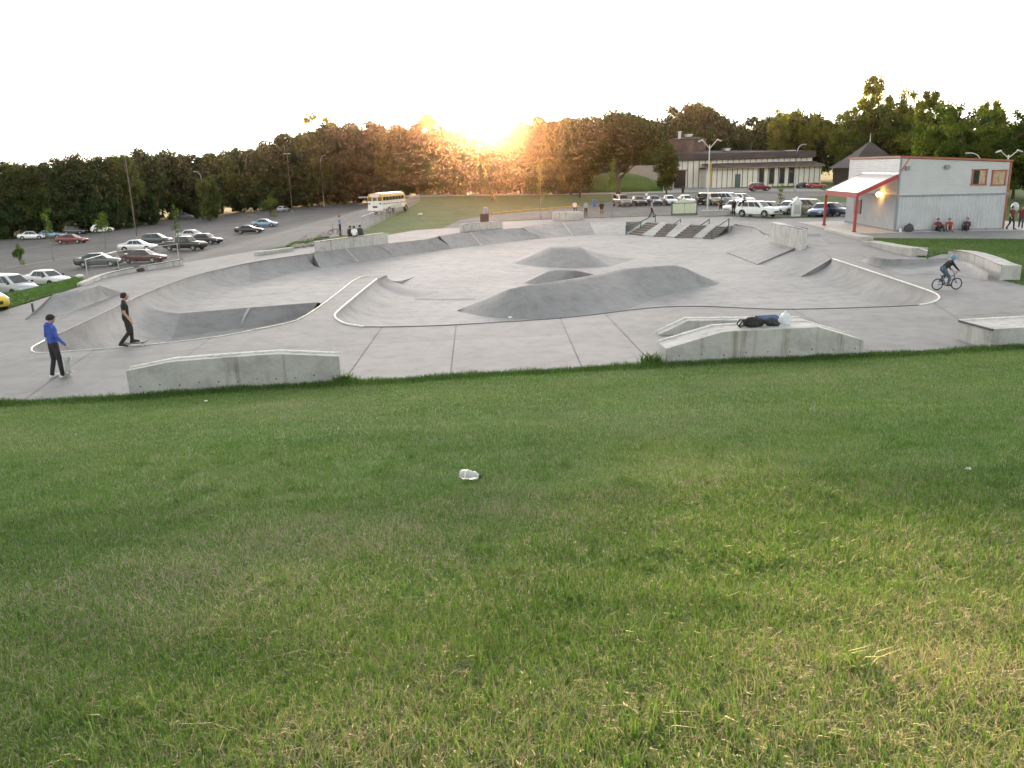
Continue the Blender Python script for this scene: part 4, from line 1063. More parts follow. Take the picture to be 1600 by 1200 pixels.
for p, h in ((P10, zr), (P00, zc)):
    hb('corner_trim', lambda b, p=p, h=h: b.box((p.x, p.y - .02, h / 2), (.14, .14, h), 0, th), RUST if p == P10 else GREYTRIM)
# boarded windows high on the front
BOARD = mat('plywood_board', (.36, .27, .17), .8, var=.3, scale=4); GLD = glass('dark_window', (.02, .025, .03))
for s0, s1, h0, h1, kind in ((.665, .79, 3.75, 4.95, 0), (.845, .965, 3.68, 4.86, 1)):
    w = empty('window', (0, 0, 0)); w.parent = hut
    p, q = P00.lerp(P10, s0), P00.lerp(P10, s1); nrm = -uy
    c = (p + q) / 2; W_ = (q - p).length; H_ = h1 - h0
    b = MB()
    for dx, dz, sx_, sz_ in ((0, H_ / 2, W_ + .2, .1), (0, -H_ / 2, W_ + .2, .1), (-W_ / 2, 0, .1, H_ - .1), (W_ / 2, 0, .1, H_ - .1)):
        b.box((c + ux * dx + nrm * .05 + Vector((0, 0, (h0 + h1) / 2 + dz)))[:], (sx_, .1, sz_), 0, th)
    b.build('frame', RUST, w)
    for k in range(2):
        b = MB(); cc = c + ux * (W_ / 4) * (-1 if k == 0 else 1) + nrm * (.012 + .012 * k)
        b.box((cc + Vector((0, 0, (h0 + h1) / 2)))[:], (W_ / 2 - .02, .03, H_ - .1), 0, th); b.build('board' if (k or kind) else 'pane', BOARD if (k or kind) else GLD, w)
# flood lamps on the wall
for s in (.06, .42):
    p = P00.lerp(P10, s) - uy * .18; b = MB(); b.box((p.x, p.y, 5.25), (.34, .26, .3), 0, th); b.box((p.x, p.y + .12, 5.35), (.08, .3, .08), 0, th); b.build('wall_lamp', GREYTRIM, hut, bev=.02)
# canopy on the left side
ex = -ux * 3.3
c0, c1 = P00 + uy * .1, P00 + uy * 8.6
def canopy(b):
    for (a, za), (c, zc_) in (((ex, 3.25), (-ux * .05, 4.75)), ((-ux * .05, 4.75), (ux * .75, 6.12))):
        n = 26
        for i in range(n):
            p = c0.lerp(c1, i / n); q = c0.lerp(c1, (i + .86) / n); r = c0.lerp(c1, (i + 1) / n)
            A = [p + a, q + a, q + c, p + c]; zs = [za, za, zc_, zc_]
            b.face([(v.x, v.y, z) for v, z in zip(A, zs)])
            A = [q + a, r + a, r + c, q + c]; zs = [za + .05, za + .05, zc_ + .05, zc_ + .05]
            b.face([(v.x, v.y, z) for v, z in zip(A, zs)])
hb('canopy_roof', canopy, ROOFM)
def fascia(b):
    p, q = c0 + ex, c1 + ex; d = q - p; c = (p + q) / 2; b.box((c.x, c.y, 3.08), (d.length, .08, .46), 0, math.atan2(d.y, d.x))
    for base in (c0, c1):
        a = base + ex; e = base - ux * .05
        for k in (0,):
            lo = [(a.x, a.y - .05, 2.95), (e.x, e.y - .05, 4.42), (e.x, e.y - .05, 4.78), (a.x, a.y - .05, 3.30)]
            hi = [(x, y + .09, z) for x, y, z in lo]
            b.add(lo + hi, [(0, 1, 2, 3), (7, 6, 5, 4), (0, 4, 5, 1), (1, 5, 6, 2), (2, 6, 7, 3), (3, 7, 4, 0)])
hb('canopy_fascia', fascia, RED)
def gtri(b):     # upper gable of the steep roof piece
    a, e = c0 - ux * .05 - uy * .06, c0 + ux * .75 - uy * .06
    b.face([(a.x, a.y, 4.75), (e.x, e.y, 4.75), (e.x, e.y, 6.1)])
hb('gable_trim', lambda b: b.tube([c0 - ux * .05 - uy * .08 + Vector((0, 0, 4.75)), c0 + ux * .72 - uy * .08 + Vector((0, 0, 6.1))], .07, 6), mat('orange_trim', (.42, .13, .06), .5))
for base in (c0 + uy * .15, c1 - uy * .1):
    p = base + ex * .985; hb('canopy_post', lambda b, p=p: (b.box((p.x, p.y, 1.5), (.21, .21, 3.0), 0, th), b.box((p.x, p.y, .05), (.3, .3, .1), 0, th)), RED, bev=.01)
# service window under the canopy and lit bulkhead lamp
wv = empty('service_window', (0, 0, 0)); wv.parent = hut
pw = P00 + uy * 9.0 - ux * .06
b = MB(); b.box((pw.x, pw.y, 1.7), (.12, 1.7, 1.3), 0, th); b.build('frame', mat('brown_frame', (.14, .10, .08), .6), wv)
for k in (-1, 1):
    b = MB(); b.box((pw.x - .06, pw.y + k * .4, 1.7), (.04, .72, 1.1), 0, th); b.build('pane', glass('lit_glass', (.12, .13, .14)), wv)
pl = P00 + uy * 3.3 - ux * .3
b = MB(); b.loft([[(pl.x + .22 * math.cos(t) * k, pl.y + .34 * math.sin(t) * k, 3.05 + h * 1.6) for t in [i * math.pi / 5 for i in range(10)]] for k, h in ((.3, .1), (1, .03), (1, -.08), (.4, -.14))]); b.build('bulkhead_lamp', mat('lit_lamp', (.9, .6, .25), .4, emit=((1, .42, .08), 6.0)), hut, smooth='all')
hb('lamp_arm', lambda b: b.tube([pl + Vector((0, 0, 3.08)), P00 + uy * 3.3 + Vector((0, 0, 3.2))], .025, 6), GREYTRIM)
# pavement round the hut
sheet('hut_pavement', [tuple((corner + ux * a + uy * b_)[:2]) for a, b_ in ((-4.2, -1.3), (14, -1.3), (14, 14), (-4.2, 14))], .012, C_PALE)

# ---- far building with drum roof
fb0 = G(1012, 287.5); Y0 = 212.0
def FB(px, py, dy=0.0): return D(px, py, Y0 + dy)
CREAM = mat('cream_panel', (.70, .66, .57), .7, var=.08, scale=.3); ROOFD = mat('dark_brown_roof', (.055, .045, .042), .8, var=.25, scale=.4)
BATTEN = mat('dark_batten', (.10, .09, .08), .8); DRUM = mat('drum_brick', (.11, .075, .06), .85, var=.25, scale=.6)
org = Vector((D(1150, 290, Y0).x, Y0, 0))
fbuild = empty('drum_roofed_building', org, 0, 'long low cream building with dark roofs and a round brown drum on top', 'building')
def fpart(name, fn, m, parent=None, smooth=False):
    b = MB(); fn(b); o = b.build(name, m, parent or fbuild, smooth); o.location = -org if not parent else (0, 0, 0); return o
def X(px, dy=0.0): return D(px, 270, Y0 + dy).x
def Zf(py, px=1150, dy=0.0): return D(px, py, Y0 + dy).z
def slab(b, px0, px1, dy0, dy1, z0, z1):
    x0, x1 = X(px0), X(px1); b.box(((x0 + x1) / 2, Y0 + (dy0 + dy1) / 2, (z0 + z1) / 2), (x1 - x0, dy1 - dy0, z1 - z0))
fpart('upper_wall', lambda b: slab(b, 1056, 1281, 6, 26, 0, Zf(249)), CREAM)
fpart('side_wing', lambda b: slab(b, 1004, 1057, 9, 24, 0, Zf(258, 1030)), mat('grey_stucco', (.30, .28, .25), .8))
fpart('upper_roof', lambda b: (slab(b, 1053, 1284, 5, 27, Zf(248.5), Zf(238))), ROOFD)
fpart('ridge_roof', lambda b: b.add([(X(1100), Y0 + 6, Zf(238.5)), (X(1280), Y0 + 6, Zf(238.5)), (X(1272), Y0 + 15, Zf(236)), (X(1110), Y0 + 15, Zf(232.5)), (X(1100), Y0 + 26, Zf(238.5)), (X(1280), Y0 + 26, Zf(238.5))], [(0, 1, 2, 3), (3, 2, 5, 4), (0, 3, 4), (1, 5, 2)]), ROOFD)
fpart('front_wall', lambda b: slab(b, 1104, 1283, 0, 6, 0, Zf(263)), CREAM)
fpart('front_roof', lambda b: (slab(b, 1100, 1286, -1.2, 6, Zf(263), Zf(260.8)), b.add([(X(1100), Y0 - 1.2, Zf(260.8)), (X(1286), Y0 - 1.2, Zf(260.8)), (X(1284), Y0 + 5.9, Zf(254.5)), (X(1104), Y0 + 5.9, Zf(254.5))], [(0, 1, 2, 3)])), ROOFD)
fpart('fascia', lambda b: slab(b, 1101, 1285.5, -1.3, -1.22, Zf(263.2), Zf(261.7)), mat('orange_fascia', (.33, .17, .10), .6))
# vertical battens on the panels
for px in list(range(1064, 1102, 9)) : fpart('batten', lambda b, px=px: slab(b, px, px + .9, 5.86, 6.0, 0, Zf(249)), BATTEN)
for px in range(1110, 1281, 9): fpart('batten', lambda b, px=px: slab(b, px, px + .8, 5.88, 6.0, Zf(254), Zf(249)), BATTEN)
for px in range(1112, 1282, 8): fpart('batten', lambda b, px=px: slab(b, px, px + .8, -.12, 0.0, 0, Zf(263)), BATTEN)
# entrance, doorway and tall windows
fpart('entrance_opening', lambda b: slab(b, 1061, 1079, 5.80, 5.98, 0, Zf(266, 1070)), mat('black_opening', (.012, .012, .013), .8))
fpart('entrance_canopy', lambda b: slab(b, 1059, 1081, 4.6, 6, Zf(266.5, 1070), Zf(265.3, 1070)), GREENRAIL)
for k, px in enumerate((1186, 1202, 1218, 1233)):
    w = fpart('window', lambda b, px=px: slab(b, px, px + 8, -.2, -.02, .6, Zf(264)), BATTEN)
    fpart('pane', lambda b, px=px: slab(b, px + .9, px + 7.1, -.26, -.21, .8, Zf(264.8)), glass('dark_window'), w)
fpart('door', lambda b: slab(b, 1149, 1157, -.2, -.02, 0, Zf(272)), mat('green_door', (.06, .10, .09), .6))
# drum
dc = Vector((X(1094), Y0 + 16, 0)); dr = (X(1124) - X(1064)) / 2
def drum(b):
    n = 28
    for k in range(n):
        a0, a1 = 2 * math.pi * k / n, 2 * math.pi * (k + 1) / n
        p, q = [(dc.x + dr * math.cos(t), dc.y + dr * .8 * math.sin(t)) for t in (a0, a1)]
        b.face([(*p, Zf(240)), (*q, Zf(240)), (*q, Zf(214)), (*p, Zf(214))])
fpart('drum', drum, DRUM, smooth=True)
def drumroof(b):
    n = 28; ring = lambda k, z: [(dc.x + dr * k * math.cos(2 * math.pi * i / n), dc.y + dr * .8 * k * math.sin(2 * math.pi * i / n), z) for i in range(n)]
    b.loft([ring(1.03, Zf(214.5)), ring(1.03, Zf(212.5)), ring(.5, Zf(210)), ring(.02, Zf(209.5))])
fpart('drum_roof', drumroof, ROOFD, smooth=True)
VENT = mat('pale_vent_metal', (.55, .55, .56), .4, .4)
fpart('chimney', lambda b: b.tube([(X(1078), Y0 + 14, Zf(214)), (X(1078), Y0 + 14, Zf(201))], .38, 10), VENT)
fpart('chimney_cap', lambda b: b.tube([(X(1078), Y0 + 14, Zf(201)), (X(1078), Y0 + 14, Zf(199.5))], .55, 10), VENT)
for px, py, w in ((1092, 205, 8), (1155, 230, 7), (1258, 236, 14)):
    fpart('roof_vent', lambda b, px=px, py=py, w=w: (slab(b, px - w / 2, px + w / 2, 12, 15, Zf(py + 4), Zf(py + 1)), slab(b, px - w / 2 - 1, px + w / 2 + 1, 11.6, 15.4, Zf(py + 1), Zf(py))), VENT)
# dark pavilion with pyramid roof at its right end
pv = empty('dark_pavilion', Vector((X(1318), Y0 - 14, 0)), 0, 'dark brown pavilion with a stepped pyramid roof right of the cream building', 'building')
def pavpart(name, fn, m):
    b = MB(); fn(b); return b.build(name, m, pv)
def pyr(b, h0, h1, w0, w1):
    b.loft([[(-w0, -w0 * .8, h0), (w0, -w0 * .8, h0), (w0, w0 * .8, h0), (-w0, w0 * .8, h0)], [(-w1, -w1 * .8, h1), (w1, -w1 * .8, h1), (w1, w1 * .8, h1), (-w1, w1 * .8, h1)]])
pavpart('wall', lambda b: pyr(b, 0, 4.2, 6.0, 6.0), mat('dark_timber', (.055, .038, .032), .8))
pavpart('lower_roof', lambda b: pyr(b, 4.2, 7.6, 7.2, 2.8), ROOFD)
pavpart('upper_roof', lambda b: pyr(b, 7.6, 10.0, 2.9, .3), ROOFD)
pavpart('finial', lambda b: b.tube([(0, 0, 9.8), (0, 0, 12.0)], [.12, .05], 6), VENT)
# grassy mound left of it
b = MB(); mc = G(992, 300); n = 20; rings = []
for k in range(7):
    r = 1 - k / 6.2; h = 4.6 * (1 - r * r) ** 1.0
    rings.append([(mc.x - 3 + 15 * r * math.cos(2 * math.pi * i / n), mc.y + 15 + 12 * r * math.sin(2 * math.pi * i / n), -.1 + h) for i in range(n)])
b.loft(rings); o = b.build('grass_mound', FIELD, smooth='all'); o['kind'] = 'structure'
for px, h in ((1022, .9), (998, .8)):
    p = G(px, 296); b = MB(); b.box((0, 0, h / 2 + .6), (1.0, .5, h)); b.tube([(0, 0, 0), (0, 0, .8)], .08, 6); o = b.build('utility_box', mat('cream_box', (.5, .48, .4), .6), bev=.03); o.location = p; tag(o, 'small cream utility box on the grass slope, %s' % ('nearest the building entrance' if px > 1010 else 'beside the broad tree'), 'utility box')

# ================================================================== VEHICLES
TYRE = mat('tyre_rubber', (.018, .018, .019), .8); RIM = mat('alloy_rim', (.48, .48, .49), .35, .7)
HEADL = mat('headlamp', (.75, .76, .78), .15, .1); TAIL = mat('tail_lamp', (.35, .015, .012), .3); PLATE = mat('number_plate', (.65, .65, .62), .6); TRIMB = mat('black_trim', (.02, .02, .022), .6)
GLS = glass()
CARS = {}
def wheel_meshes(r=.325, w=.21):
    b = MB(); n = 18
    prof = [(r * .62, -w / 2), (r * .93, -w / 2), (r, -w / 2 + .04), (r, w / 2 - .04), (r * .93, w / 2), (r * .62, w / 2)]
    rings = [[(q * math.cos(2 * math.pi * i / n), y, q * math.sin(2 * math.pi * i / n)) for i in range(n)] for q, y in prof]
    b.loft(rings); ty = b.mesh('tyre', TYRE, smooth=True)
    b = MB()
    for s in (-1, 1):
        rr = [[(q * math.cos(2 * math.pi * i / 10), s * y, q * math.sin(2 * math.pi * i / 10)) for i in range(10)] for q, y in ((r * .64, w / 2 + .004), (r * .5, w / 2 - .03), (r * .15, w / 2 + .002), (.01, w / 2 + .004))]
        b.loft(rr, caps=False)
        for k in range(5):
            a = 2 * math.pi * k / 5; b.box((r * .36 * math.cos(a), s * (w / 2 - .005), r * .36 * math.sin(a)), (r * .5, .03, .07), mtx=Matrix.Rotation(-a, 3, 'Y'))
    rm = b.mesh('rim', RIM, smooth=True); return ty, rm
TY, RM = wheel_meshes()
TY2, RM2 = wheel_meshes(.38, .25)
KINDS = {
 # stations: x, z low, z high, half width ; cabin: base x0,x1, top x0,x1, z belt, z top, half widths
 'sedan': dict(st=[(2.36, .36, .58, .66), (2.28, .26, .68, .78), (1.9, .21, .78, .86), (1.05, .20, .92, .89), (0, .2, .94, .9), (-1.1, .2, .96, .9), (-1.65, .22, 1.02, .88), (-2.2, .28, .99, .82), (-2.36, .42, .86, .70)], cab=(1.15, -1.75, .35, -.95, .90, 1.44, .80, .60), wh=(1.42, -1.38), w='s'),
 'coupe': dict(st=[(2.25, .36, .56, .64), (2.15, .25, .64, .78), (1.8, .2, .74, .85), (.9, .18, .87, .88), (0, .18, .89, .88), (-1.2, .18, .95, .88), (-1.7, .22, 1.0, .86), (-2.1, .28, .98, .80), (-2.22, .42, .84, .70)], cab=(1.05, -1.9, .1, -.8, .86, 1.33, .78, .56), wh=(1.38, -1.3), w='s'),
 'hatch': dict(st=[(2.05, .36, .60, .66), (1.95, .26, .72, .78), (1.6, .21, .84, .84), (.95, .20, .95, .86), (0, .2, .97, .87), (-1.2, .2, 1.0, .87), (-1.8, .24, 1.02, .84), (-2.0, .4, .92, .76)], cab=(1.1, -1.95, .3, -1.45, .94, 1.50, .78, .60), wh=(1.28, -1.25), w='s'),
 'minivan': dict(st=[(2.45, .36, .62, .70), (2.35, .26, .78, .84), (1.95, .22, .94, .92), (1.45, .2, 1.04, .95), (0, .2, 1.06, .96), (-1.6, .2, 1.08, .96), (-2.3, .24, 1.08, .92), (-2.45, .42, 1.0, .82)], cab=(1.7, -2.42, .65, -2.05, 1.02, 1.72, .88, .70), wh=(1.55, -1.45), w='s'),
 'suv': dict(st=[(2.4, .46, .76, .70), (2.3, .34, .92, .86), (1.95, .30, 1.06, .93), (1.1, .28, 1.12, .95), (0, .28, 1.12, .96), (-1.6, .28, 1.12, .96), (-2.25, .32, 1.12, .92), (-2.4, .5, 1.04, .82)], cab=(1.15, -2.36, .45, -2.1, 1.08, 1.76, .86, .72), wh=(1.45, -1.4), w='b'),
 'pickup': dict(st=[(2.75, .50, .84, .76), (2.65, .38, 1.0, .92), (2.2, .34, 1.10, .97), (1.3, .32, 1.14, .98), (0, .32, 1.14, .98), (-.9, .32, 1.12, .98), (-2.6, .36, 1.10, .97), (-2.75, .5, 1.05, .92)], cab=(1.35, -.95, .75, -.75, 1.10, 1.80, .88, .74), wh=(1.8, -1.65), w='b'),
}
def car_meshes(kind):
    K = KINDS[kind]; b = MB(); rings = []
    for x, zl, zh, hw in K['st']:
        m_ = zl + (zh - zl) * .55
        half = [(hw * .86, zl), (hw * .98, zl + .10), (hw, m_), (hw * .97, zh - (zh - zl) * .14), (hw * .84, zh)]
        rings.append([(x, -y, z) for y, z in half] + [(x, 0, zh + .035)] + [(x, y, z) for y, z in reversed(half)])
    b.loft(rings); body = b.mesh('body', [mat('car_paint_base', (.3, .3, .3))], smooth=True)
    x0, x1, t0, t1, zb, zt, wb, wt = K['cab']
    b = MB(); ring = lambda xa, xb, z, w: [(xa, -w * .86, z), (xa, w * .86, z), ((xa + xb) / 2 + (xa - xb) * .25, w, z), ((xa + xb) / 2, w * 1.02, z), ((xa + xb) / 2 - (xa - xb) * .3, w, z), (xb, w * .88, z), (xb, -w * .88, z), ((xa + xb) / 2 - (xa - xb) * .3, -w, z), ((xa + xb) / 2, -w * 1.02, z), ((xa + xb) / 2 + (xa - xb) * .25, -w, z)]
    lerp = lambda a, c, t: a + (c - a) * t
    b.loft([ring(x0, x1, zb, wb), ring(t0, t1, zt - .05, wt), ring(t0 - .15, t1 + .15, zt, wt * .86)]); cabin = b.mesh('cabin', [MATS['car_paint_base']], smooth=True)
    glassm = []
    def pane(nm, pts):
        bb = MB(); bb.face(pts); c = sum((Vector(p) for p in pts), Vector()) / len(pts); n = (Vector(pts[1]) - Vector(pts[0])).cross(Vector(pts[2]) - Vector(pts[0])).normalized()
        if n.dot(Vector((c.x - (t0 + t1) / 2, c.y, 0.3 * (c.z - zb)))) < 0: n = -n
        bb.v = [tuple(Vector(p) + n * .014) for p in pts]; glassm.append((nm, bb.mesh(nm, GLS, fix=False)))
    hz = (zt - .05)
    def fr(s, t):      # point on windscreen-like planes
        pass
    L = lambda a, c, t: tuple(a[i] + (c[i] - a[i]) * t for i in range(3))
    A, B_, C_, D_ = (x0, -wb * .86, zb), (x0, wb * .86, zb), (t0, wt * .86, hz), (t0, -wt * .86, hz)
    def inset(q, a=.07, lo=.12, hi=.92):
        A, B_, C_, D_ = q; l0, l1 = L(A, D_, lo), L(A, D_, hi); r0, r1 = L(B_, C_, lo), L(B_, C_, hi)
        return [L(l0, r0, a), L(l0, r0, 1 - a), L(l1, r1, 1 - a), L(l1, r1, a)]
    pane('windscreen', inset((A, B_, C_, D_)))
    A, B_, C_, D_ = (x1, -wb * .88, zb), (x1, wb * .88, zb), (t1, wt * .88, hz), (t1, -wt * .88, hz)
    pane('rear_window', inset((A, B_, C_, D_), .08, .22 if kind in ('minivan', 'suv', 'hatch') else .14))
    # side windows follow the cabin's sides
    cb = ((x0 + x1) / 2, (t0 + t1) / 2)
    for s in (-1, 1):
        fb = ((x0 + x1) / 2 + (x0 - x1) * .25, s * wb, zb); ft = ((t0 + t1) / 2 + (t0 - t1) * .25, s * wt, hz)
        mb_ = ((x0 + x1) / 2, s * wb * 1.02, zb); mt = ((t0 + t1) / 2, s * wt * 1.02, hz)
        rb = ((x0 + x1) / 2 - (x0 - x1) * .3, s * wb, zb); rt = ((t0 + t1) / 2 - (t0 - t1) * .3, s * wt, hz)
        pane('side_window', inset((fb, mb_, mt, ft), .04)); pane('side_window', inset((mb_, rb, rt, mt), .05))
        fa = L((x0, s * wb * .86, zb), fb, .30); fat = L((t0, s * wt * .86, hz), ft, .35); pane('quarter_window', inset((fa, fb, ft, fat), .04))
        if kind in ('minivan', 'suv'):
            ra = L((x1, s * wb * .88, zb), rb, .2); rat = L((t1, s * wt * .88, hz), rt, .2); pane('quarter_window', inset((rb, ra, rat, rt), .06))
    det = []
    f = K['st']; zf = (f[1][1] + f[1][2]) / 2; zr_ = (f[-2][1] + f[-2][2]) / 2
    for s in (-1, 1):
        bb = MB(); bb.box((f[1][0] - .02, s * f[1][3] * .76, f[1][2] - .10), (.16, .34, .13), 0, -s * .45); det.append(('headlight', bb.mesh('headlight', HEADL, bev=.02)))
        bb = MB(); bb.box((f[-2][0] - .06, s * f[-2][3] * .80, f[-2][2] - .16), (.14, .28, .17), 0, s * .4); det.append(('taillight', bb.mesh('taillight', TAIL, bev=.02)))
        bb = MB(); bb.box((x0 - .35, s * (K['st'][4][3] + .08), zb + .08), (.12, .2, .13)); det.append(('mirror', bb.mesh('mirror', TRIMB, bev=.02)))
    bb = MB(); bb.box((f[0][0] + .0, 0, f[0][1] + .12), (.06, f[0][3] * 1.2, .16)); det.append(('grille', bb.mesh('grille', TRIMB)))
    bb = MB(); bb.box((f[-1][0] - .02, 0, zr_ - .02), (.05, .42, .15)); det.append(('number_plate', bb.mesh('number_plate', PLATE)))
    if kind == 'pickup':
        bb = MB(); bb.box((-1.8, 0, 1.145), (1.5, 1.6, .03)); det.append(('bed_opening', bb.mesh('bed_opening', TRIMB)))
    # dark wheel arches
    for x in K['wh']:
        r = .38 if K['w'] == 's' else .45; n = 14
        for s in (-1, 1):
            bb = MB()
            yy = s * (max(q[3] for q in K['st']) + .003)
            pts = [(x + r * math.cos(t), yy, (.33 if K['w'] == 's' else .38) + r * math.sin(t)) for t in [math.pi * (-.1 + 1.2 * i / n) for i in range(n + 1)]]
            bb.face(pts)
            det.append(('wheel_arch', bb.mesh('wheel_arch', TRIMB, fix=False)))
    return body, cabin, glassm, det, K
def paint(name, col, metal=.35): return mat('paint_' + name, col, .28, metal, var=.05, coat=.6)
def car(kind, px, py, heading, col, label, group='cars in the left car park', scale=1.0, cat='car', zb=0.0):
    """heading: degrees, direction the bonnet points, 0 = +X (right), 90 = away"""
    if kind not in CARS: CARS[kind] = car_meshes(kind)
    body, cabin, gl, det, K = CARS[kind]
    r = empty('parked_' + ('car' if kind in ('sedan', 'coupe', 'hatch') else kind), GA(px, py), R(heading), label, cat, group); r.scale = (scale,) * 3
    def put(nm, me, par=r, loc=(0, 0, 0), m=None):
        o = bpy.data.objects.new(nm, me); COL.objects.link(o); o.parent = par; o.location = loc
        if m: o.material_slots[0].link = 'OBJECT'; o.material_slots[0].material = m
        return o
    put('body', body, m=col); put('roof', cabin, m=col)
    for nm, me in gl + det: put(nm, me)
    ty, rm, rr, ww = (TY, RM, .325, .80) if K['w'] == 's' else (TY2, RM2, .38, .86)
    hw = max(q[3] for q in K['st']) - .085
    for x in K['wh']:
        for s in (-1, 1):
            w = put('wheel', ty, loc=(x, s * hw, rr)); put('rim', rm, w)
    return r
SILVER = paint('silver', (.46, .48, .50), .6); LSIL = paint('light_silver', (.60, .61, .62), .5); DGREY = paint('dark_grey', (.07, .085, .09), .5); MAROON = paint('maroon', (.075, .022, .022), .4); BLACK = paint('black', (.012, .012, .014), .2)
WHITE = paint('white', (.75, .75, .74), 0); BLUEG = paint('blue_grey', (.16, .25, .36), .5); REDP = paint('red', (.30, .02, .02), .2); YELP = paint('yellow', (.65, .48, .03), .1); DRED = paint('dark_red', (.17, .022, .025), .3); TAN = paint('tan', (.25, .21, .16), .4); GREYP = paint('grey', (.25, .26, .28), .5); NAVY = paint('navy', (.03, .04, .07), .4)
Q = 'cars in the left car park'
car('minivan', 18, 461, -24, SILVER, 'silver minivan parked beside the grass strip at the left lot')
car('hatch', -42, 486, -30, YELP, 'bright yellow car of which only the bonnet shows, by the silver minivan')
car('sedan', 76, 447, -24, LSIL, 'light silver sedan parked just past the silver minivan')
car('sedan', 156, 416, 8, DGREY, 'dark grey-green sedan parked behind the low curved ledge')
car('sedan', 226, 410, -6, MAROON, 'maroon sedan parked right of the dark grey-green sedan')
car('sedan', 216, 392, 4, LSIL, 'pale silver sedan half hidden behind the maroon sedan')
car('pickup', 290, 391, -14, BLACK, 'black pickup truck parked past the maroon sedan')
car('hatch', 246, 381, 0, DGREY, 'dark car showing only its roof behind the pale silver sedan')
car('sedan', 322, 381, -16, BLACK, 'black sedan with pale reflections beside the black pickup')
car('sedan', 301, 374, -12, SILVER, 'silver sedan behind the black pickup and black sedan')
car('coupe', 390, 364.5, 6, BLACK, 'black coupe standing in the open car park, beside a blue-grey car')
car('sedan', 414, 354.5, 2, BLUEG, 'blue-grey sedan just behind the black coupe')
car('hatch', 443, 331, 78, LSIL, 'small pale car seen from behind with red lamps, near the school bus')
car('sedan', 113, 380, -4, DRED, 'dark red sedan alone across the left car park')
car('sedan', 80, 372, 6, BLUEG, 'pale blue-grey car under the trees, left of the dark red sedan')
car('sedan', 52, 374, 6, LSIL, 'faint silver car furthest along under the dark trees')
car('hatch', 118, 366, 0, DGREY, 'dark hatchback behind the dark red sedan')
car('hatch', 160, 363, 30, WHITE, 'white car parked at the far edge behind the saplings')
car('sedan', 289, 341.5, 10, GREYP, 'grey car at the far kerb beside the low dark bush')
# right-hand lot: a row facing the camera, then a nearer cluster
Q = 'cars in the right-hand lot'
rows = [('suv', 972, 322, -80, TAN, 'brown-grey car at the tree end of the far parked row'), ('sedan', 997, 321, -82, BLACK, 'black car second in the far parked row'), ('sedan', 1021, 320.5, -84, NAVY, 'navy car third in the far parked row'), ('sedan', 1045, 320, -84, SILVER, 'silver car behind the cream notice board'), ('sedan', 1071, 319.5, -80, LSIL, 'pale silver car just right behind the notice board gable'),
 ('suv', 1098, 319, 82, BLACK, 'black SUV right of the notice board by the double lamp post'), ('suv', 1113, 320, -82, TAN, 'tan SUV behind the double lamp post'), ('minivan', 1136, 319, -50, LSIL, 'pale silver van parked beyond the standing group'), ('hatch', 1159, 318, -60, WHITE, 'white hatchback beyond the standing group, beside the pale van'),
 ('hatch', 1146, 332, -130, WHITE, 'white car directly behind the standing group'), ('suv', 1183, 338.5, -48, WHITE, 'white SUV with roof rack nearest the plaza edge'), ('sedan', 1203, 334, -55, GREYP, 'grey saloon car beside the white SUV'), ('hatch', 1231, 334, -140, LSIL, 'pale hatchback left of the small white notice cabinet'), ('minivan', 1263, 334, -60, TAN, 'tan minivan right of the small white notice cabinet'), ('sedan', 1283, 337.5, -130, BLUEG, 'blue-grey sedan next to the red canopy post'), ('sedan', 1300, 337, -60, NAVY, 'dark blue car half hidden by the hut canopy')]
for k, px, py, h, c, lab in rows: car(k, px, py, h, c, lab, Q)
car('suv', 1186, 298.5, 0, DRED, 'dark red SUV on the driveway before the cream building', None)
car('minivan', 1058, 288.5, -88, GREYP, 'grey van parked before the dark building entrance', None)
for lab, px, w_, s_ in (('dark low car on the driveway at the right end of the cream building', 1258, NAVY, 0), ('red car beside the dark pavilion wall', 1275, REDP, 0)): car('coupe', px, 294, 0, w_, lab, None)

# ---- school bus
YBUS = mat('bus_yellow', (.55, .36, .08), .4, var=.08); BWHITE = mat('bus_white', (.72, .71, .68), .5)
bp = GA(590, 334); d2 = (G(625, 318.5) - bp); hd = R(72)
bus = empty('school_bus', bp, hd, 'yellow and white school bus seen from behind across the car park', 'bus')
def bpart(name, fn, m, par=None, bev=0.0, smooth=False):
    b = MB(); fn(b); return b.build(name, m, par or bus, smooth, bev)
BL, BW = 9.5, 2.4
x0 = -.6; x1 = x0 + 8.0      # rear at x0
bpart('body', lambda b: b.box(((x0 + x1) / 2, 0, 1.30), (8.0, BW, 1.2)), BWHITE, bev=.06)
bpart('upper_body', lambda b: b.loft([[(x, -BW / 2, 1.9), (x, -BW / 2, 2.5), (x, -BW / 2 + .22, 2.92), (x, 0, 3.05), (x, BW / 2 - .22, 2.92), (x, BW / 2, 2.5), (x, BW / 2, 1.9)] for x in (x0, x0 + .04, x1 - .04, x1)]), YBUS, smooth=True)
bpart('bonnet', lambda b: b.loft([[(x, -w, .7), (x, -w, h), (x, 0, h + .08), (x, w, h), (x, w, .7)] for x, w, h in ((x1, 1.1, 1.7), (x1 + 1.1, 1.0, 1.55), (x1 + 1.5, .9, 1.3))]), YBUS, smooth=True)
for s in (-1, 1):
    for k in range(7):
        bpart('side_window', lambda b, s=s, k=k: b.box((x0 + .75 + k * 1.05, s * (BW / 2 + .006), 2.2), (.9, .03, .5)), GLS)
    bpart('side_stripe', lambda b, s=s: b.box(((x0 + x1) / 2, s * (BW / 2 + .006), 1.45), (7.9, .02, .08)), TRIMB)
    bpart('tail_light', lambda b, s=s: b.box((x0 - .02, s * .9, 1.5), (.06, .28, .2)), TRIMB)
    bpart('rear_window', lambda b, s=s: b.box((x0 - .015, s * .82, 2.15), (.04, .55, .55)), mat('amber_glass', (.20, .10, .03), .15))
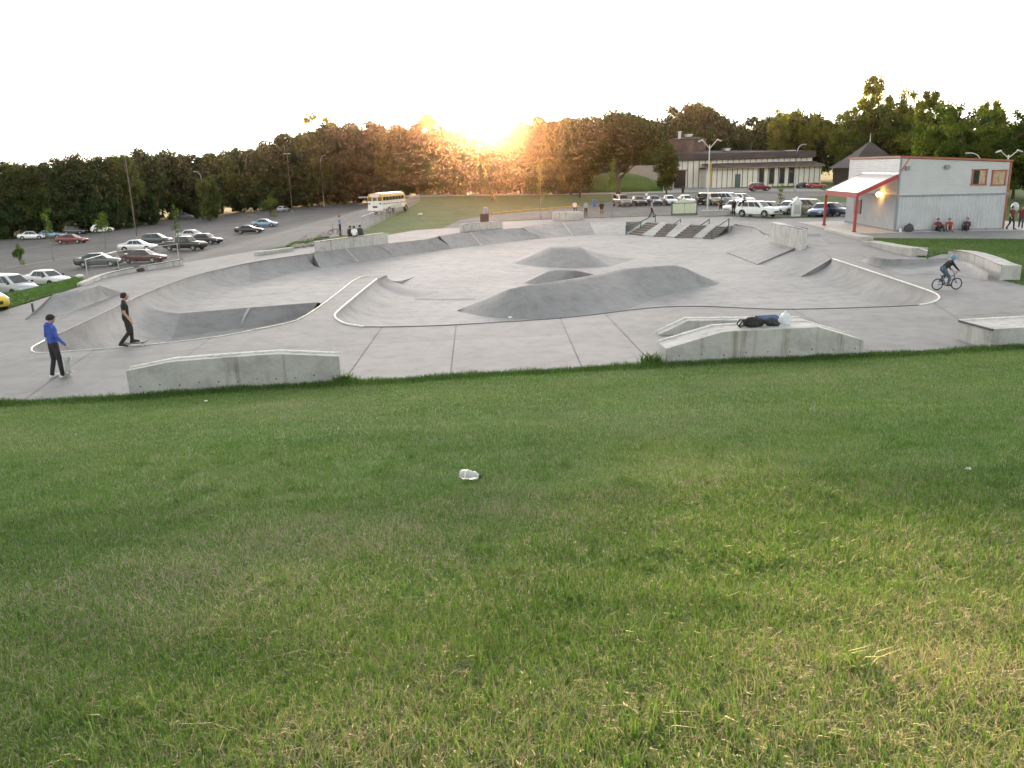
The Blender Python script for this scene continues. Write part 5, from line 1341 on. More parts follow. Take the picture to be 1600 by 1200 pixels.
bpart('rear_door', lambda b: b.box((x0 - .02, 0, 1.65), (.05, .9, 1.7)), BWHITE, bev=.02)
bpart('door_window', lambda b: b.box((x0 - .05, 0, 2.15), (.03, .7, .5)), mat('amber_glass', (.2, .1, .03)))
bpart('sign_panel', lambda b: b.box((x0 - .02, 0, 2.68), (.06, 1.5, .32)), BWHITE)
bpart('bumper', lambda b: b.box((x0 - .1, 0, .62), (.2, BW, .28)), BWHITE, bev=.03)
bpart('number_plate', lambda b: b.box((x0 - .06, 0, 1.02), (.05, .75, .28)), TRIMB)
for x in (x0 + 2.2, x1 + .2):
    for s in (-1, 1):
        w = bpart('wheel', lambda b: b.tube([(0, -.14, 0), (0, .14, 0)], .48, 16), TYRE); w.location = (x, s * (BW / 2 - .12), .48)
        bpart('rim', lambda b: b.tube([(0, -.15, 0), (0, .15, 0)], .25, 10), RIM, w)
car('pickup', 612, 319.5, 40, YELP, 'bright yellow van parked ahead of the school bus', None)

# ================================================================== LAMPS, FENCES, SIGNS
POLEW = mat('pale_pole', (.52, .51, .49), .5, .2); POLED = mat('brown_pole', (.13, .10, .085), .6, .2); LAMPH = mat('lamp_head', (.45, .45, .45), .4, .3)
def lamp(label, base_px, top_py, kind, m=POLEW, side=1, dist=None, r=.09, rz=0.0):
    b0 = GA(*base_px) if dist is None else Vector((D(base_px[0], base_px[1], dist).x, dist, 0))
    h = ZU(b0, top_py) - b0.z; e = empty('lamp_post', b0, rz, label, 'lamp post')
    b = MB()
    if kind == 'goose':
        pts = [(0, 0, 0), (0, 0, h * .86)] + [(side * 1.1 * (1 - math.cos(t)), 0, h * .86 + h * .14 * math.sin(t)) for t in (.4, .8, 1.2, 1.5)]
        b.tube(pts, [r, r * .7, r * .65, r * .6, r * .5, r * .5], 8); b.build('pole', m, e, smooth=True)
        q = pts[-1]; b = MB(); b.loft([[(q[0] + side * x, y * w, q[2] + z) for y, z in ((-.12, 0), (0, .1), (.12, 0), (0, -.07))] for x, w in ((-.05, .4), (.15, 1), (.55, 1), (.7, .3))]); b.build('lamp_head', LAMPH, e, bev=.01)
    elif kind == 'double':
        b.tube([(0, 0, 0), (0, 0, h * .93)], [r, r * .7], 8); b.build('pole', m, e, smooth=True)
        for s in (-1, 1):
            b = MB(); pts = [(0, 0, h * .88)] + [(s * .95 * math.sin(t), 0, h * .88 + h * .12 * math.sin(t * 1.0)) for t in (.4, .8, 1.2)]; b.tube(pts, r * .5, 6); b.build('arm', m, e, smooth=True)
            q = pts[-1]; b = MB(); b.box((q[0] + s * .25, 0, q[2] - .03), (.6, .25, .13), mtx=Matrix.Rotation(s * .35, 3, 'Y')); b.build('lamp_head', LAMPH, e, bev=.03)
    elif kind == 'tee':
        b.tube([(0, 0, 0), (0, 0, h)], [r * 1.2, r * .8], 8); b.build('pole', m, e, smooth=True)
        b = MB(); b.box((0, 0, h), (1.5, .1, .08)); b.build('crossarm', m, e)
        for s in (-1, 1):
            b = MB(); b.box((s * .55, 0, h - .02), (.65, .42, .16)); b.build('lamp_head', LAMPH, e, bev=.03)
    else:
        b.tube([(0, 0, 0), (0, 0, h)], [r, r * .8], 8); b.build('pole', m, e, smooth=True)
        b = MB(); b.tube([(0, 0, h), (0, 0, h + .12)], r * 1.4, 8); b.build('cap', m, e)
    b = MB(); b.tube([(0, 0, 0), (0, 0, .35)], r * 1.9, 8); b.build('base', C_PALE, e, smooth=True)
lamp('tall brown lamp post with a flat twin head in the left car park', (214, 373), 239, 'tee', POLED)
lamp('dark slender lamp post before the left trees, left of the tall twin head', (135, 348), 278, 'tee', POLED, r=.08)
lamp('white curved-neck lamp post near the dark red sedan', (95, 357), 295, 'goose')
lamp('white curved-neck lamp post rising behind the round grey-green bush', (322, 340), 268, 'goose', side=-1)
lamp('tall thin grey lamp post with twin head before the wood', (457, 331), 240, 'tee', POLED, r=.09)
lamp('white curved-neck lamp post left of the school bus', (506.5, 322), 243, 'goose', r=.1)
lamp('short white plain post on the far lawn beside the sun', (792.5, 303), 269, 'pole', mat('white_post', (.65, .6, .52), .6), r=.13)
lamp('white lamp post with two curved arms by the plaza planter', (1105, 333), 218, 'double', r=.1)
lamp('white curved-neck lamp post in front of the low cream building', (1242, 299), 226, 'goose', r=.13)
lamp('yellow plain post near the cream building doorway', (1109.5, 294), 254, 'pole', mat('yellow_post', (.5, .33, .06), .6), r=.2)
lamp('white curved-neck lamp rising behind the hut roof', (1523, 320), 239, 'goose', side=-1, dist=92, r=.1)
lamp('twin-headed lamp post behind the right corner of the hut', (1566, 320), 235, 'double', dist=88, r=.1)
for lab, px in (('pale marker post on the far verge left of the little bright tree', (372, 332)), ('thin white marker post beside the driveway', (1037, 300.5))):
    p = GA(*px); b = MB(); b.tube([(0, 0, 0), (0, 0, 1.6)], .12, 8); b.tube([(0, 0, 1.6), (0, 0, 1.7)], .15, 8); o = b.build('marker_post', POLEW, smooth=True); o.location = p; tag(o, lab, 'post')
# small sign board by the school bus lane
p = GA(476, 323); e = empty('road_sign', p, 0, 'small white and green sign board on two legs beyond the car park', 'sign')
for x in (-.9, .9):
    b = MB(); b.tube([(x, 0, 0), (x, 0, 3.0)], .06, 6); b.build('leg', POLEW, e)
b = MB(); b.box((0, -.08, 2.5), (2.4, .08, 1.1)); b.build('panel', mat('sign_white', (.68, .70, .66), .6), e, bev=.02)
b = MB(); b.box((0, -.13, 2.35), (2.0, .03, .4)); b.build('stripe', mat('sign_green', (.10, .25, .17), .6), e)

WIRE = mat('galvanised_wire', (.40, .40, .40), .5, .5)
def fence(label, chain, h, spacing, pitch, wr, nposts=None):
    pts = PX(chain)
    o0 = pts[0].copy(); L = [0]
    for a, b_ in zip(pts[:-1], pts[1:]): L.append(L[-1] + (b_ - a).length)
    n = max(2, int(L[-1] / spacing)); ps = resample(pts, n + 1)
    e = empty('chain_link_fence', o0, 0, label, 'fence')
    for p in ps:
        b = MB(); b.tube([p - o0, p - o0 + Vector((0, 0, h + .05))], .035, 6); b.build('post', WIRE, e, smooth=True)
    b = MB(); b.tube([p - o0 + Vector((0, 0, h)) for p in ps], .025, 6); b.build('top_rail', WIRE, e)
    b = MB(); k = int(L[-1] / pitch); q = resample(pts, k + 1); st = max(1, int(h / pitch))
    for i in range(0, k - st):
        for a, c in ((q[i], q[i + st]), (q[i + st], q[i])):
            d = (c - a).normalized(); a0, c0 = a - o0, c - o0
            up = Vector((0, 0, wr)); b.face([a0 + up * 0, a0 + up * 3, c0 + Vector((0, 0, h)) + up * 0, c0 + Vector((0, 0, h)) - up * 3])
    w = b.build('wire_mesh', WIRE, e, fix=False); w['kind'] = 'stuff'
fence('grey chain-link fence running from the far wall ledge to the bus', [(566, 361), (600, 345), (630, 329), (656, 315)], 1.5, 4.5, .3, .012)
fence('low chain-link fence along the curved ledge by the maroon sedan', [(138, 437), (187, 421), (231, 415), (280, 408)], 1.25, 4.2, .16, .003)

# notice board with gable, and small white cabinet
BOARDG = mat('board_green', (.05, .09, .07), .6); BOARDC = mat('notice_cream', (.52, .54, .40), .7, var=.06)
p = G(1069, 335.5); e = empty('notice_board', p, 0, 'wide cream notice board with a low gable top and dark green posts', 'notice board')
wd = 38 / FPX * p.y; hh = ZU(p, 315.5) 
for s in (-1, 1):
    b = MB(); b.box((s * wd / 2, 0, hh * .53), (.14, .14, hh * 1.06)); b.build('post', BOARDG, e)
    b = MB(); b.box((s * (wd / 4 - .02), -.03, hh * .5), (wd / 2 - .12, .06, hh * .78)); b.build('panel', BOARDC, e)
b = MB(); b.add([(-wd / 2, -.06, hh * .92), (wd / 2, -.06, hh * .92), (0, -.06, hh * 1.22), (-wd / 2, .06, hh * .92), (wd / 2, .06, hh * .92), (0, .06, hh * 1.22)], [(0, 1, 2), (5, 4, 3), (0, 2, 5, 3), (1, 4, 5, 2), (0, 3, 4, 1)]); b.build('gable', BOARDC, e)
b = MB(); b.box((0, -.02, hh * .07), (wd, .12, .12)); b.box((0, -.02, hh * .91), (wd, .14, .08)); b.build('frame', BOARDG, e)
p = G(1243.5, 338); e = empty('notice_cabinet', p, 0, 'small white pointed-top notice cabinet among the parked cars', 'notice board'); hh = ZU(p, 318)
b = MB(); b.box((0, 0, hh * .5), (.95, .4, hh)); b.build('case', mat('white_cabinet', (.68, .68, .66), .6), e, bev=.02)
b = MB(); b.add([(-.6, -.26, hh), (.6, -.26, hh), (0, -.26, hh + .75), (-.6, .26, hh), (.6, .26, hh), (0, .26, hh + .75)], [(0, 1, 2), (5, 4, 3), (0, 2, 5, 3), (1, 4, 5, 2), (0, 3, 4, 1)]); b.build('roof', MATS['white_cabinet'], e)
b = MB(); b.box((0, -.21, hh * .55), (.7, .03, hh * .7)); b.build('pane', mat('pale_pane', (.42, .44, .44), .3), e)
# planter with white top by the double lamp
p = G(1117, 337); e = empty('planter', p, 0, 'long low pale concrete planter under the double-armed lamp post', 'planter')
b = MB(); b.box((0, 0, .28), (3.4, .9, .56)); b.build('wall', C_PALE, e, bev=.03)
b = MB(); b.box((0, 0, .6), (3.5, 1.0, .08)); b.build('cap', C_WALL, e, bev=.02)
# litter bins
p = G(757, 347); e = empty('litter_bin', p, 0, 'brown slatted litter bin on the plaza edge below the sun', 'bin')
for i in range(9):
    a = math.pi * (i + .5) / 9 + math.pi
    b = MB(); b.box((.5 * math.cos(a), .5 * math.sin(a), .5), (.15, .05, .9), 0, a + math.pi / 2); b.build('slat', mat('bin_brown', (.10, .055, .04), .7), e)
b = MB(); b.tube([(0, 0, .04), (0, 0, .93)], .46, 14); b.build('liner', BATTEN, e)
b = MB(); b.tube([(0, 0, .93), (0, 0, 1.02)], .55, 14); b.build('rim', MATS['bin_brown'], e)
def barrel(px, h, m, label, name='litter_bin'):
    p = G(*px); e = empty(name, p, 0, label, 'bin'); b = MB(); b.tube([(0, 0, 0), (0, 0, h * .3), (0, 0, h * .8), (0, 0, h)], [.26, .29, .29, .26], 14); b.build('drum', m, e, smooth=True)
    b = MB(); b.tube([(0, 0, h), (0, 0, h + .08), (0, 0, h + .16)], [.3, .3, .1], 14); b.build('lid', m, e, smooth=True)
barrel((928.5, 323), .95, mat('blue_plastic', (.06, .13, .30), .5), 'small blue barrel bin on the plaza behind the seated people')
barrel((759, 336), .9, mat('violet_plastic', (.22, .20, .33), .5), 'pale violet bin beyond the brown litter bin')
barrel((1067, 302), 1.3, mat('black_plastic', (.02, .02, .02), .6), 'black bin at the foot of the driveway')
# unidentified white spot, built as a rounded tank right of the hut
p = Vector((D(1585, 330, 84).x, 84, 0)); e = empty('white_lump', p, 0, 'white rounded tank standing on the grass beyond the hut', 'lump'); e.scale = (.42, .42, .5)
b = MB(); n = 14; b.loft([[(.9 * math.cos(t) * 2 ** 0 * r * math.cos(0), .9 * math.sin(t) * r, z) for t in [2 * math.pi * i / n for i in range(n)]] for r, z in ((.6, .9), (1, 1.3), (1, 1.9), (.8, 2.4), (.4, 2.7), (.05, 2.75))]); b.build('shell', mat('lump_white', (.45, .48, .52), .4), e, smooth='all')
b = MB(); b.tube([(0, 0, 0), (0, 0, 1)], .35, 10); b.build('pedestal', BATTEN, e)

# boulders
ROCK = mat('boulder_stone', (.26, .24, .22), .9, var=.35, scale=3); DROCK = mat('dark_boulder', (.035, .03, .03), .9, var=.35, scale=3)
def boulder(px, s, m, label, group=None):
    bm_ = bmesh.new(); bmesh.ops.create_icosphere(bm_, subdivisions=2, radius=1)
    rr = random.Random(int(px[0] * 7))
    for v in bm_.verts:
        k = 1 + .22 * rr.uniform(-1, 1); v.co = Vector((v.co.x * k * s * rr.uniform(.95, 1.1), v.co.y * k * s * .8, max(-.3, v.co.z) * k * s * .6))
    me = bpy.data.meshes.new('boulder'); bm_.to_mesh(me); bm_.free(); me.materials.append(m)
    o = bpy.data.objects.new('boulder', me); COL.objects.link(o); o.location = G(*px) + Vector((0, 0, s * .15)); tag(o, label, 'boulder', group)
boulder((479, 378), .75, ROCK, 'largest pale boulder on the small grass patch by the wall ledge')
for px in ((463, 387), (472, 386), (488, 384), (497, 382.5)): boulder(px, .45, ROCK, 'small pale stone at the front of the rocky grass patch', 'stones at the rocky grass patch')
boulder((505, 371), .6, ROCK, 'pale boulder behind the wall ledge beside the fallen bicycle')
boulder((188, 427), .42, DROCK, 'dark stone on the curved ledge, beside the other dark stone', 'dark stones on the curved ledge'); boulder((213.5, 424), .45, DROCK, 'dark stone on the curved ledge, beside the other dark stone', 'dark stones on the curved ledge')

# ================================================================== PEOPLE
SKIN = mat('skin', (.42, .25, .17), .6, var=.08); SKIND = mat('skin_tan', (.30, .17, .11), .6, var=.08); HAIR = mat('dark_hair', (.015, .011, .009), .8); SHOEW = mat('white_shoe', (.6, .6, .6), .6); SHOED = mat('dark_shoe', (.03, .03, .032), .7)
def cloth(n, c):
    if 'cloth_' + n in MATS: return MATS['cloth_' + n]
    m = mat('cloth_' + n, c, .85, var=.25, scale=7); nt = m.node_tree; bump(nt, nt.nodes['Principled BSDF'], noise(nt, pos(nt, 'obj'), 11, 3), .9, .04); return m
def capsule(b, a, c, ra, rb, n=10):
    a, c = Vector(a), Vector(c); t = c - a
    if t.length < 1e-5: t = Vector((0, 0, 1e-3)); c = a + t
    d = t.normalized(); pts = []; rs = []
    for k in (1.0, .8, .5, .2): pts.append(a - d * ra * math.sin(k * math.pi / 2)); rs.append(max(.002, ra * math.cos(k * math.pi / 2)))
    pts.append(a); rs.append(ra); pts.append(c); rs.append(rb)
    for k in (.2, .5, .8, 1.0): pts.append(c + d * rb * math.sin(k * math.pi / 2)); rs.append(max(.002, rb * math.cos(k * math.pi / 2)))
    # tube() measures directions itself; keep them constant here
    u = d.orthogonal().normalized(); w = d.cross(u)
    b.loft([[p + (u * math.cos(2 * math.pi * i / n) + w * math.sin(2 * math.pi * i / n)) * r for i in range(n)] for p, r in zip(pts, rs)])
STAND = dict(pelvis=(0, 0, .95), waist=(0, 0, 1.10), chest=(0, .0, 1.32), neck=(0, -.005, 1.49), head=(0, .025, 1.645),
             shL=(-.185, -.01, 1.42), elL=(-.235, -.03, 1.14), haL=(-.235, .05, .90), shR=(.185, -.01, 1.42), elR=(.235, -.03, 1.14), haR=(.235, .05, .90),
             hipL=(-.095, 0, .93), knL=(-.11, .02, .51), anL=(-.115, -.02, .09), toL=(-.13, .14, .045), hipR=(.095, 0, .93), knR=(.11, .02, .51), anR=(.115, -.02, .09), toR=(.13, .14, .045))
def pose(**kw): d = dict(STAND); d.update(kw); return d
WALK = pose(knL=(-.10, .16, .52), anL=(-.10, .20, .10), toL=(-.11, .37, .06), knR=(.10, -.02, .50), anR=(.10, -.26, .14), toR=(.11, -.13, .06), haL=(-.24, -.12, .92), haR=(.24, .16, .93), elL=(-.23, -.10, 1.14), elR=(.23, .02, 1.14))
SIT = pose(**{k: (v[0], v[1], v[2] - .47) for k, v in STAND.items() if k in ('pelvis', 'waist', 'chest', 'neck', 'head', 'shL', 'shR', 'elL', 'elR', 'hipL', 'hipR')},
           haL=(-.12, .30, .58), haR=(.12, .30, .58), knL=(-.13, .42, .48), knR=(.13, .42, .48), anL=(-.13, .44, .09), anR=(.13, .44, .09), toL=(-.14, .60, .045), toR=(.14, .60, .045))
FLOOR = pose(**{k: (v[0], v[1] - .05, v[2] - .82) for k, v in STAND.items() if k in ('pelvis', 'waist', 'chest', 'neck', 'head', 'shL', 'shR', 'hipL', 'hipR')},
             elL=(-.26, .08, .36), elR=(.26, .08, .36), haL=(-.16, .33, .45), haR=(.16, .33, .45), knL=(-.17, .36, .46), knR=(.17, .36, .46), anL=(-.15, .56, .09), anR=(.15, .56, .09), toL=(-.16, .72, .045), toR=(.16, .72, .045))
def person(label, loc, rz, J, top, legs, shoes=SHOED, skin=SKIN, hair=HAIR, sleeve='short', near=False, scale=1.0, cap=None, helmet=None, shorts=False, group=None, hood=False):
    root = empty('person', loc, rz, label, 'person', group); root.scale = (scale,) * 3
    J = {k: Vector(v) for k, v in J.items()}; pr = []
    mats = [top, legs, skin, shoes]; T, Lg, Sk, Sh = 0, 1, 2, 3
    sx = (J['shR'] - J['shL']).normalized()
    for s in (-1, 1):
        o = sx * s
        pr += [(J['pelvis'] + o * .075 + Vector((0, 0, -.02)), J['pelvis'] + o * .07 + Vector((0, 0, .06)), .105, .10, Lg), (J['pelvis'] + o * .065 + (J['waist'] - J['pelvis']) * .45, J['waist'] + o * .065, .107, .102, T), (J['waist'] + o * .065, J['chest'] + o * .085, .10, .112, T), (J['chest'] + o * .085, J['chest'].lerp(J['neck'], .5) + o * .09, .11, .085, T)]
    pr += [(J['shL'], J['shR'], .072, .072, T), (J['chest'].lerp(J['neck'], .75), J['neck'], .085, .062, T), (J['neck'] - Vector((0, 0, .02)), J['neck'].lerp(J['head'], .6), .055, .052, Sk)]
    hd = J['head']; f = Vector((0, 1, 0))
    pr += [(hd + Vector((0, -.018, .02)), hd + Vector((0, .018, .02)), .094, .090, Sk), (hd + Vector((0, .035, -.03)), hd + Vector((0, .045, -.075)), .068, .048, Sk), (hd + Vector((0, .105, .0)), hd + Vector((0, .118, -.028)), .011, .016, Sk)]
    for s in (-1, 1): pr.append((hd + Vector((s * .088, -.005, .01)), hd + Vector((s * .090, -.01, -.025)), .017, .013, Sk))
    for S_ in 'LR':
        sh, el, ha = J['sh' + S_], J['el' + S_], J['ha' + S_]
        up = T; fo = T if sleeve == 'long' else Sk
        pr.append((sh, sh.lerp(el, .62), .066, .056, up)); pr.append((sh.lerp(el, .55), el, .052 if sleeve == 'short' else .056, .044 if sleeve == 'short' else .05, fo if sleeve == 'short' else T)); pr.append((el, ha, .044 if sleeve == 'short' else .05, .030 if sleeve == 'short' else .038, fo))
        d = (ha - el).normalized(); pr.append((ha, ha + d * .075, .028, .033, Sk))
        side = d.cross(Vector((0, 1, 0)));
        if side.length < .1: side = d.cross(Vector((1, 0, 0)))
        side.normalize(); fwd = side.cross(d).normalized()
        for q in range(4):
            k0 = ha + d * .095 + fwd * (.026 - .0175 * q); ln = (.055, .066, .06, .045)[q]; bend = d * .8 - side * .25 * (1 if S_ == 'L' else -1)
            k1 = k0 + d * ln * .55; k2 = k1 + bend.normalized() * ln * .55; pr += [(k0, k1, .0095, .009, Sk), (k1, k2, .009, .0075, Sk)]
        t0 = ha + d * .03 + fwd * .03; t1 = t0 + (d * .6 + fwd * .6).normalized() * .045; pr += [(t0, t1, .012, .010, Sk), (t1, t1 + d * .03, .010, .008, Sk)]
        hp, kn, an, to = J['hip' + S_], J['kn' + S_], J['an' + S_], J['to' + S_]
        pr.append((hp, hp.lerp(kn, .9), .098, .075, Lg)); pr.append((hp.lerp(kn, .85), kn, .074, .066, Lg))
        if shorts: pr.append((kn, an, .052, .036, Sk))
        else: pr.append((kn, kn.lerp(an, .5), .066, .063, Lg)); pr.append((kn.lerp(an, .5), an, .062, .055, Lg))
        fd = (to - an); fd.z = 0; fd = fd.normalized() if fd.length > .02 else Vector((0, 1, 0)); heel = an - fd * .04; heel.z = max(heel.z - .045, to.z)
        pr += [(heel, an.lerp(to, .6) + Vector((0, 0, -.008)), .044, .046, Sh), (an.lerp(to, .5), to + fd * .03, .046, .036, Sh)]
    b = MB()
    for a, c, ra, rb, m in pr: capsule(b, a, c, ra, rb, 12 if near else 8)
    me = bpy.data.meshes.new('body'); me.from_pydata(b.v, [], b.f)
    tmp = bpy.data.objects.new('body', me); COL.objects.link(tmp)
    md = tmp.modifiers.new('r', 'REMESH'); md.mode = 'VOXEL'; md.voxel_size = .011 if near else .022
    ms = tmp.modifiers.new('s', 'SMOOTH'); ms.iterations = 3 if near else 2; ms.factor = .5
    dg = bpy.context.evaluated_depsgraph_get(); ev = bpy.data.meshes.new_from_object(tmp.evaluated_get(dg)); tmp.modifiers.clear(); tmp.data = ev; bpy.data.meshes.remove(me)
    nf = len(ev.polygons); C = np.empty(nf * 3); ev.polygons.foreach_get('center', C); C = C.reshape(-1, 3); best = np.full(nf, 9.0); mi = np.zeros(nf, int)
    for a, c, ra, rb, m in pr:
        a_, c_ = np.array(a), np.array(c); d = c_ - a_; L2 = max(d.dot(d), 1e-9); t = np.clip(((C - a_) @ d) / L2, 0, 1); dist = np.linalg.norm(C - a_ - t[:, None] * d, axis=1) - (ra + (rb - ra) * t)
        k = dist < best - (.0 if m != Sk else .002); best[k] = dist[k]; mi[k] = m
    ev.materials.clear()
    for m in mats: ev.materials.append(m)
    ev.polygons.foreach_set('material_index', mi.astype(np.int32)); ev.polygons.foreach_set('use_smooth', np.ones(nf, bool)); ev.update()
    tmp.name = 'body'; tmp.parent = root
    # hair or cap as a shell over the skull
    def shell(name, m, r, zlo, ylo, fr=.0):
        bb = MB(); n = 14; rings = []
        for k in range(7):
            t = k / 6 * (math.pi / 2 + zlo); rr = r * math.sin(max(t, .02)); z = r * math.cos(t)
            rings.append([(hd.x + rr * math.cos(2 * math.pi * i / n), hd.y - .008 + ylo + rr * 1.1 * math.sin(2 * math.pi * i / n) * (1 if math.sin(2 * math.pi * i / n) < 0 or k < 5 else .93), hd.z + .022 + z + (-.03 if (math.sin(2 * math.pi * i / n) < .2 and k > 4) else 0)) for i in range(n)])
        bb.loft(rings, caps=False); return bb.build(name, m, root, smooth='all')
    if helmet: shell('helmet', helmet, .125, .25, 0)
    elif cap:
        shell('cap', cap, .108, .12, 0)
        bb = MB(); bb.face([(hd.x + .08 * math.cos(t), hd.y + .07 + .10 * math.sin(t), hd.z + .045) for t in [math.pi * i / 8 for i in range(9)]]); bb.build('cap_peak', cap, root)
    else: shell('hair', hair, .106, .35, -.012)
    if near:
        for s in (-1, 1):
            bb = MB(); capsule(bb, hd + Vector((s * .035, .094, .018)), hd + Vector((s * .035, .0945, .018)), .011, .011, 8); bb.build('eye', mat('eye_dark', (.03, .025, .02), .3), root)
    if hood:
        bb = MB(); bb.tube([J['neck'] + Vector((.085 * math.cos(t), -.03 + .085 * math.sin(t), .0 + (.02 if math.sin(t) > 0 else -.02))) for t in [2 * math.pi * i / 10 for i in range(11)]], .035, 6); bb.build('hood', top, root, smooth='all')
    return root

# ---- skateboards
GRIP = mat('grip_tape', (.03, .03, .032), .9); WHEELP = mat('urethane_wheel', (.6, .58, .52), .5); TRUCK = mat('truck_metal', (.4, .4, .4), .35, .7)
def skateboard(label, mtx, under=None, top=GRIP):
    e = empty('skateboard', (0, 0, 0), 0, label, 'skateboard'); e.matrix_world = mtx
    b = MB(); rings = []
    for k in range(15):
        t = -1 + 2 * k / 14; x = t * .40; w = .10 * (1 - max(0, abs(t) - .72) ** 2 * 9.5); z = .10 + (max(0, abs(t) - .62) ** 1.3) * .28; w = max(w, .03)
        rings.append([(x, -w, z + .004), (x, -w, z + .012), (x, 0, z + .006), (x, w, z + .012), (x, w, z + .004), (x, 0, z - .006)])
    b.loft(rings); b.m = [0] * len(b.f); b.build('deck', under or top, e, smooth=True)
    b = MB(); b.loft([[(r[1][0], r[1][1] * .98, r[1][2] + .001), (r[2][0], 0, r[2][2] + .002), (r[3][0], r[3][1] * .98, r[3][2] + .001)] for r in rings], close=False); b.build('grip', top, e)
    for x in (-.21, .21):
        b = MB(); b.box((x, 0, .075), (.06, .05, .05)); b.tube([(x, -.09, .055), (x, .09, .055)], .012, 6); tr = b.build('truck', TRUCK, e)
        for s in (-1, 1):
            b = MB(); b.tube([(x, s * .085 - .016, .028), (x, s * .085 + .016, .028)], .028, 12); b.build('wheel', WHEELP, tr)
    return e
def MT(loc, rz=0.0, rx=0.0, ry=0.0): return Matrix.Translation(loc) @ Matrix.Rotation(rz, 4, 'Z') @ Matrix.Rotation(ry, 4, 'Y') @ Matrix.Rotation(rx, 4, 'X')

# skater in blue: stands with his back three-quarters to us, board upright in his right hand
p1 = G(92, 590); BLUE = cloth('blue_jacket', (.045, .085, .38)); BLK = cloth('black', (.014, .013, .014)); JEAN = cloth('dark_jeans', (.022, .021, .026))
J1 = pose(knL=(-.12, .0, .51), anL=(-.15, -.10, .09), toL=(-.19, .06, .045), knR=(.11, .05, .51), anR=(.13, .06, .09), toR=(.18, .21, .045), elR=(.27, .02, 1.15), haR=(.34, .16, .93), elL=(-.25, -.04, 1.15), haL=(-.20, .12, .98), head=(.015, .05, 1.63), chest=(0, .02, 1.32))
person('standing skater in blue jacket and black trousers holding an upright skateboard', p1, R(-38), J1, BLUE, JEAN, SHOEW, SKIN, sleeve='long', near=True, cap=BLK, hood=True, scale=1.15)
rot1 = Matrix.Rotation(R(-38), 4, 'Z')
bl = p1 + rot1 @ Vector((.46, .20, .0))
skateboard('skateboard stood on its tail beside the skater in blue', Matrix.Translation((bl.x, bl.y, .40)) @ Matrix.Rotation(R(-20), 4, 'Z') @ Matrix.Rotation(R(-84), 4, 'Y'), under=mat('pale_deck', (.40, .42, .40), .5))
# skater in black riding along the rim
p2 = G(204, 542.5)
J2 = pose(pelvis=(0, -.02, .96), knL=(-.09, .10, .56), anL=(-.09, .08, .20), toL=(-.10, .24, .16), hipL=(-.09, 0, .95), knR=(.10, .02, .52), anR=(.10, -.26, .20), toR=(.11, -.12, .10), elL=(-.25, -.04, 1.16), haL=(-.26, .08, .94), elR=(.25, -.05, 1.15), haR=(.24, .08, .92), head=(0, .05, 1.64))
person('skater in black T-shirt and dark trousers rolling on a board at the bowl rim', p2, R(-62), {k: (v[0], v[1], v[2] - .02) if k in ('anR', 'toR', 'knR') else v for k, v in J2.items()}, BLK, cloth('charcoal', (.022, .020, .020)), SHOED, SKIN, near=True, scale=1.15)
f2 = p2 + Matrix.Rotation(R(-62), 4, 'Z') @ Vector((-.09, .14, 0))
skateboard('skateboard under the feet of the skater in black', MT((f2.x + .08, f2.y, 0.0), R(14)) @ Matrix.Scale(1.1, 4), under=mat('worn_deck', (.12, .10, .10), .6))

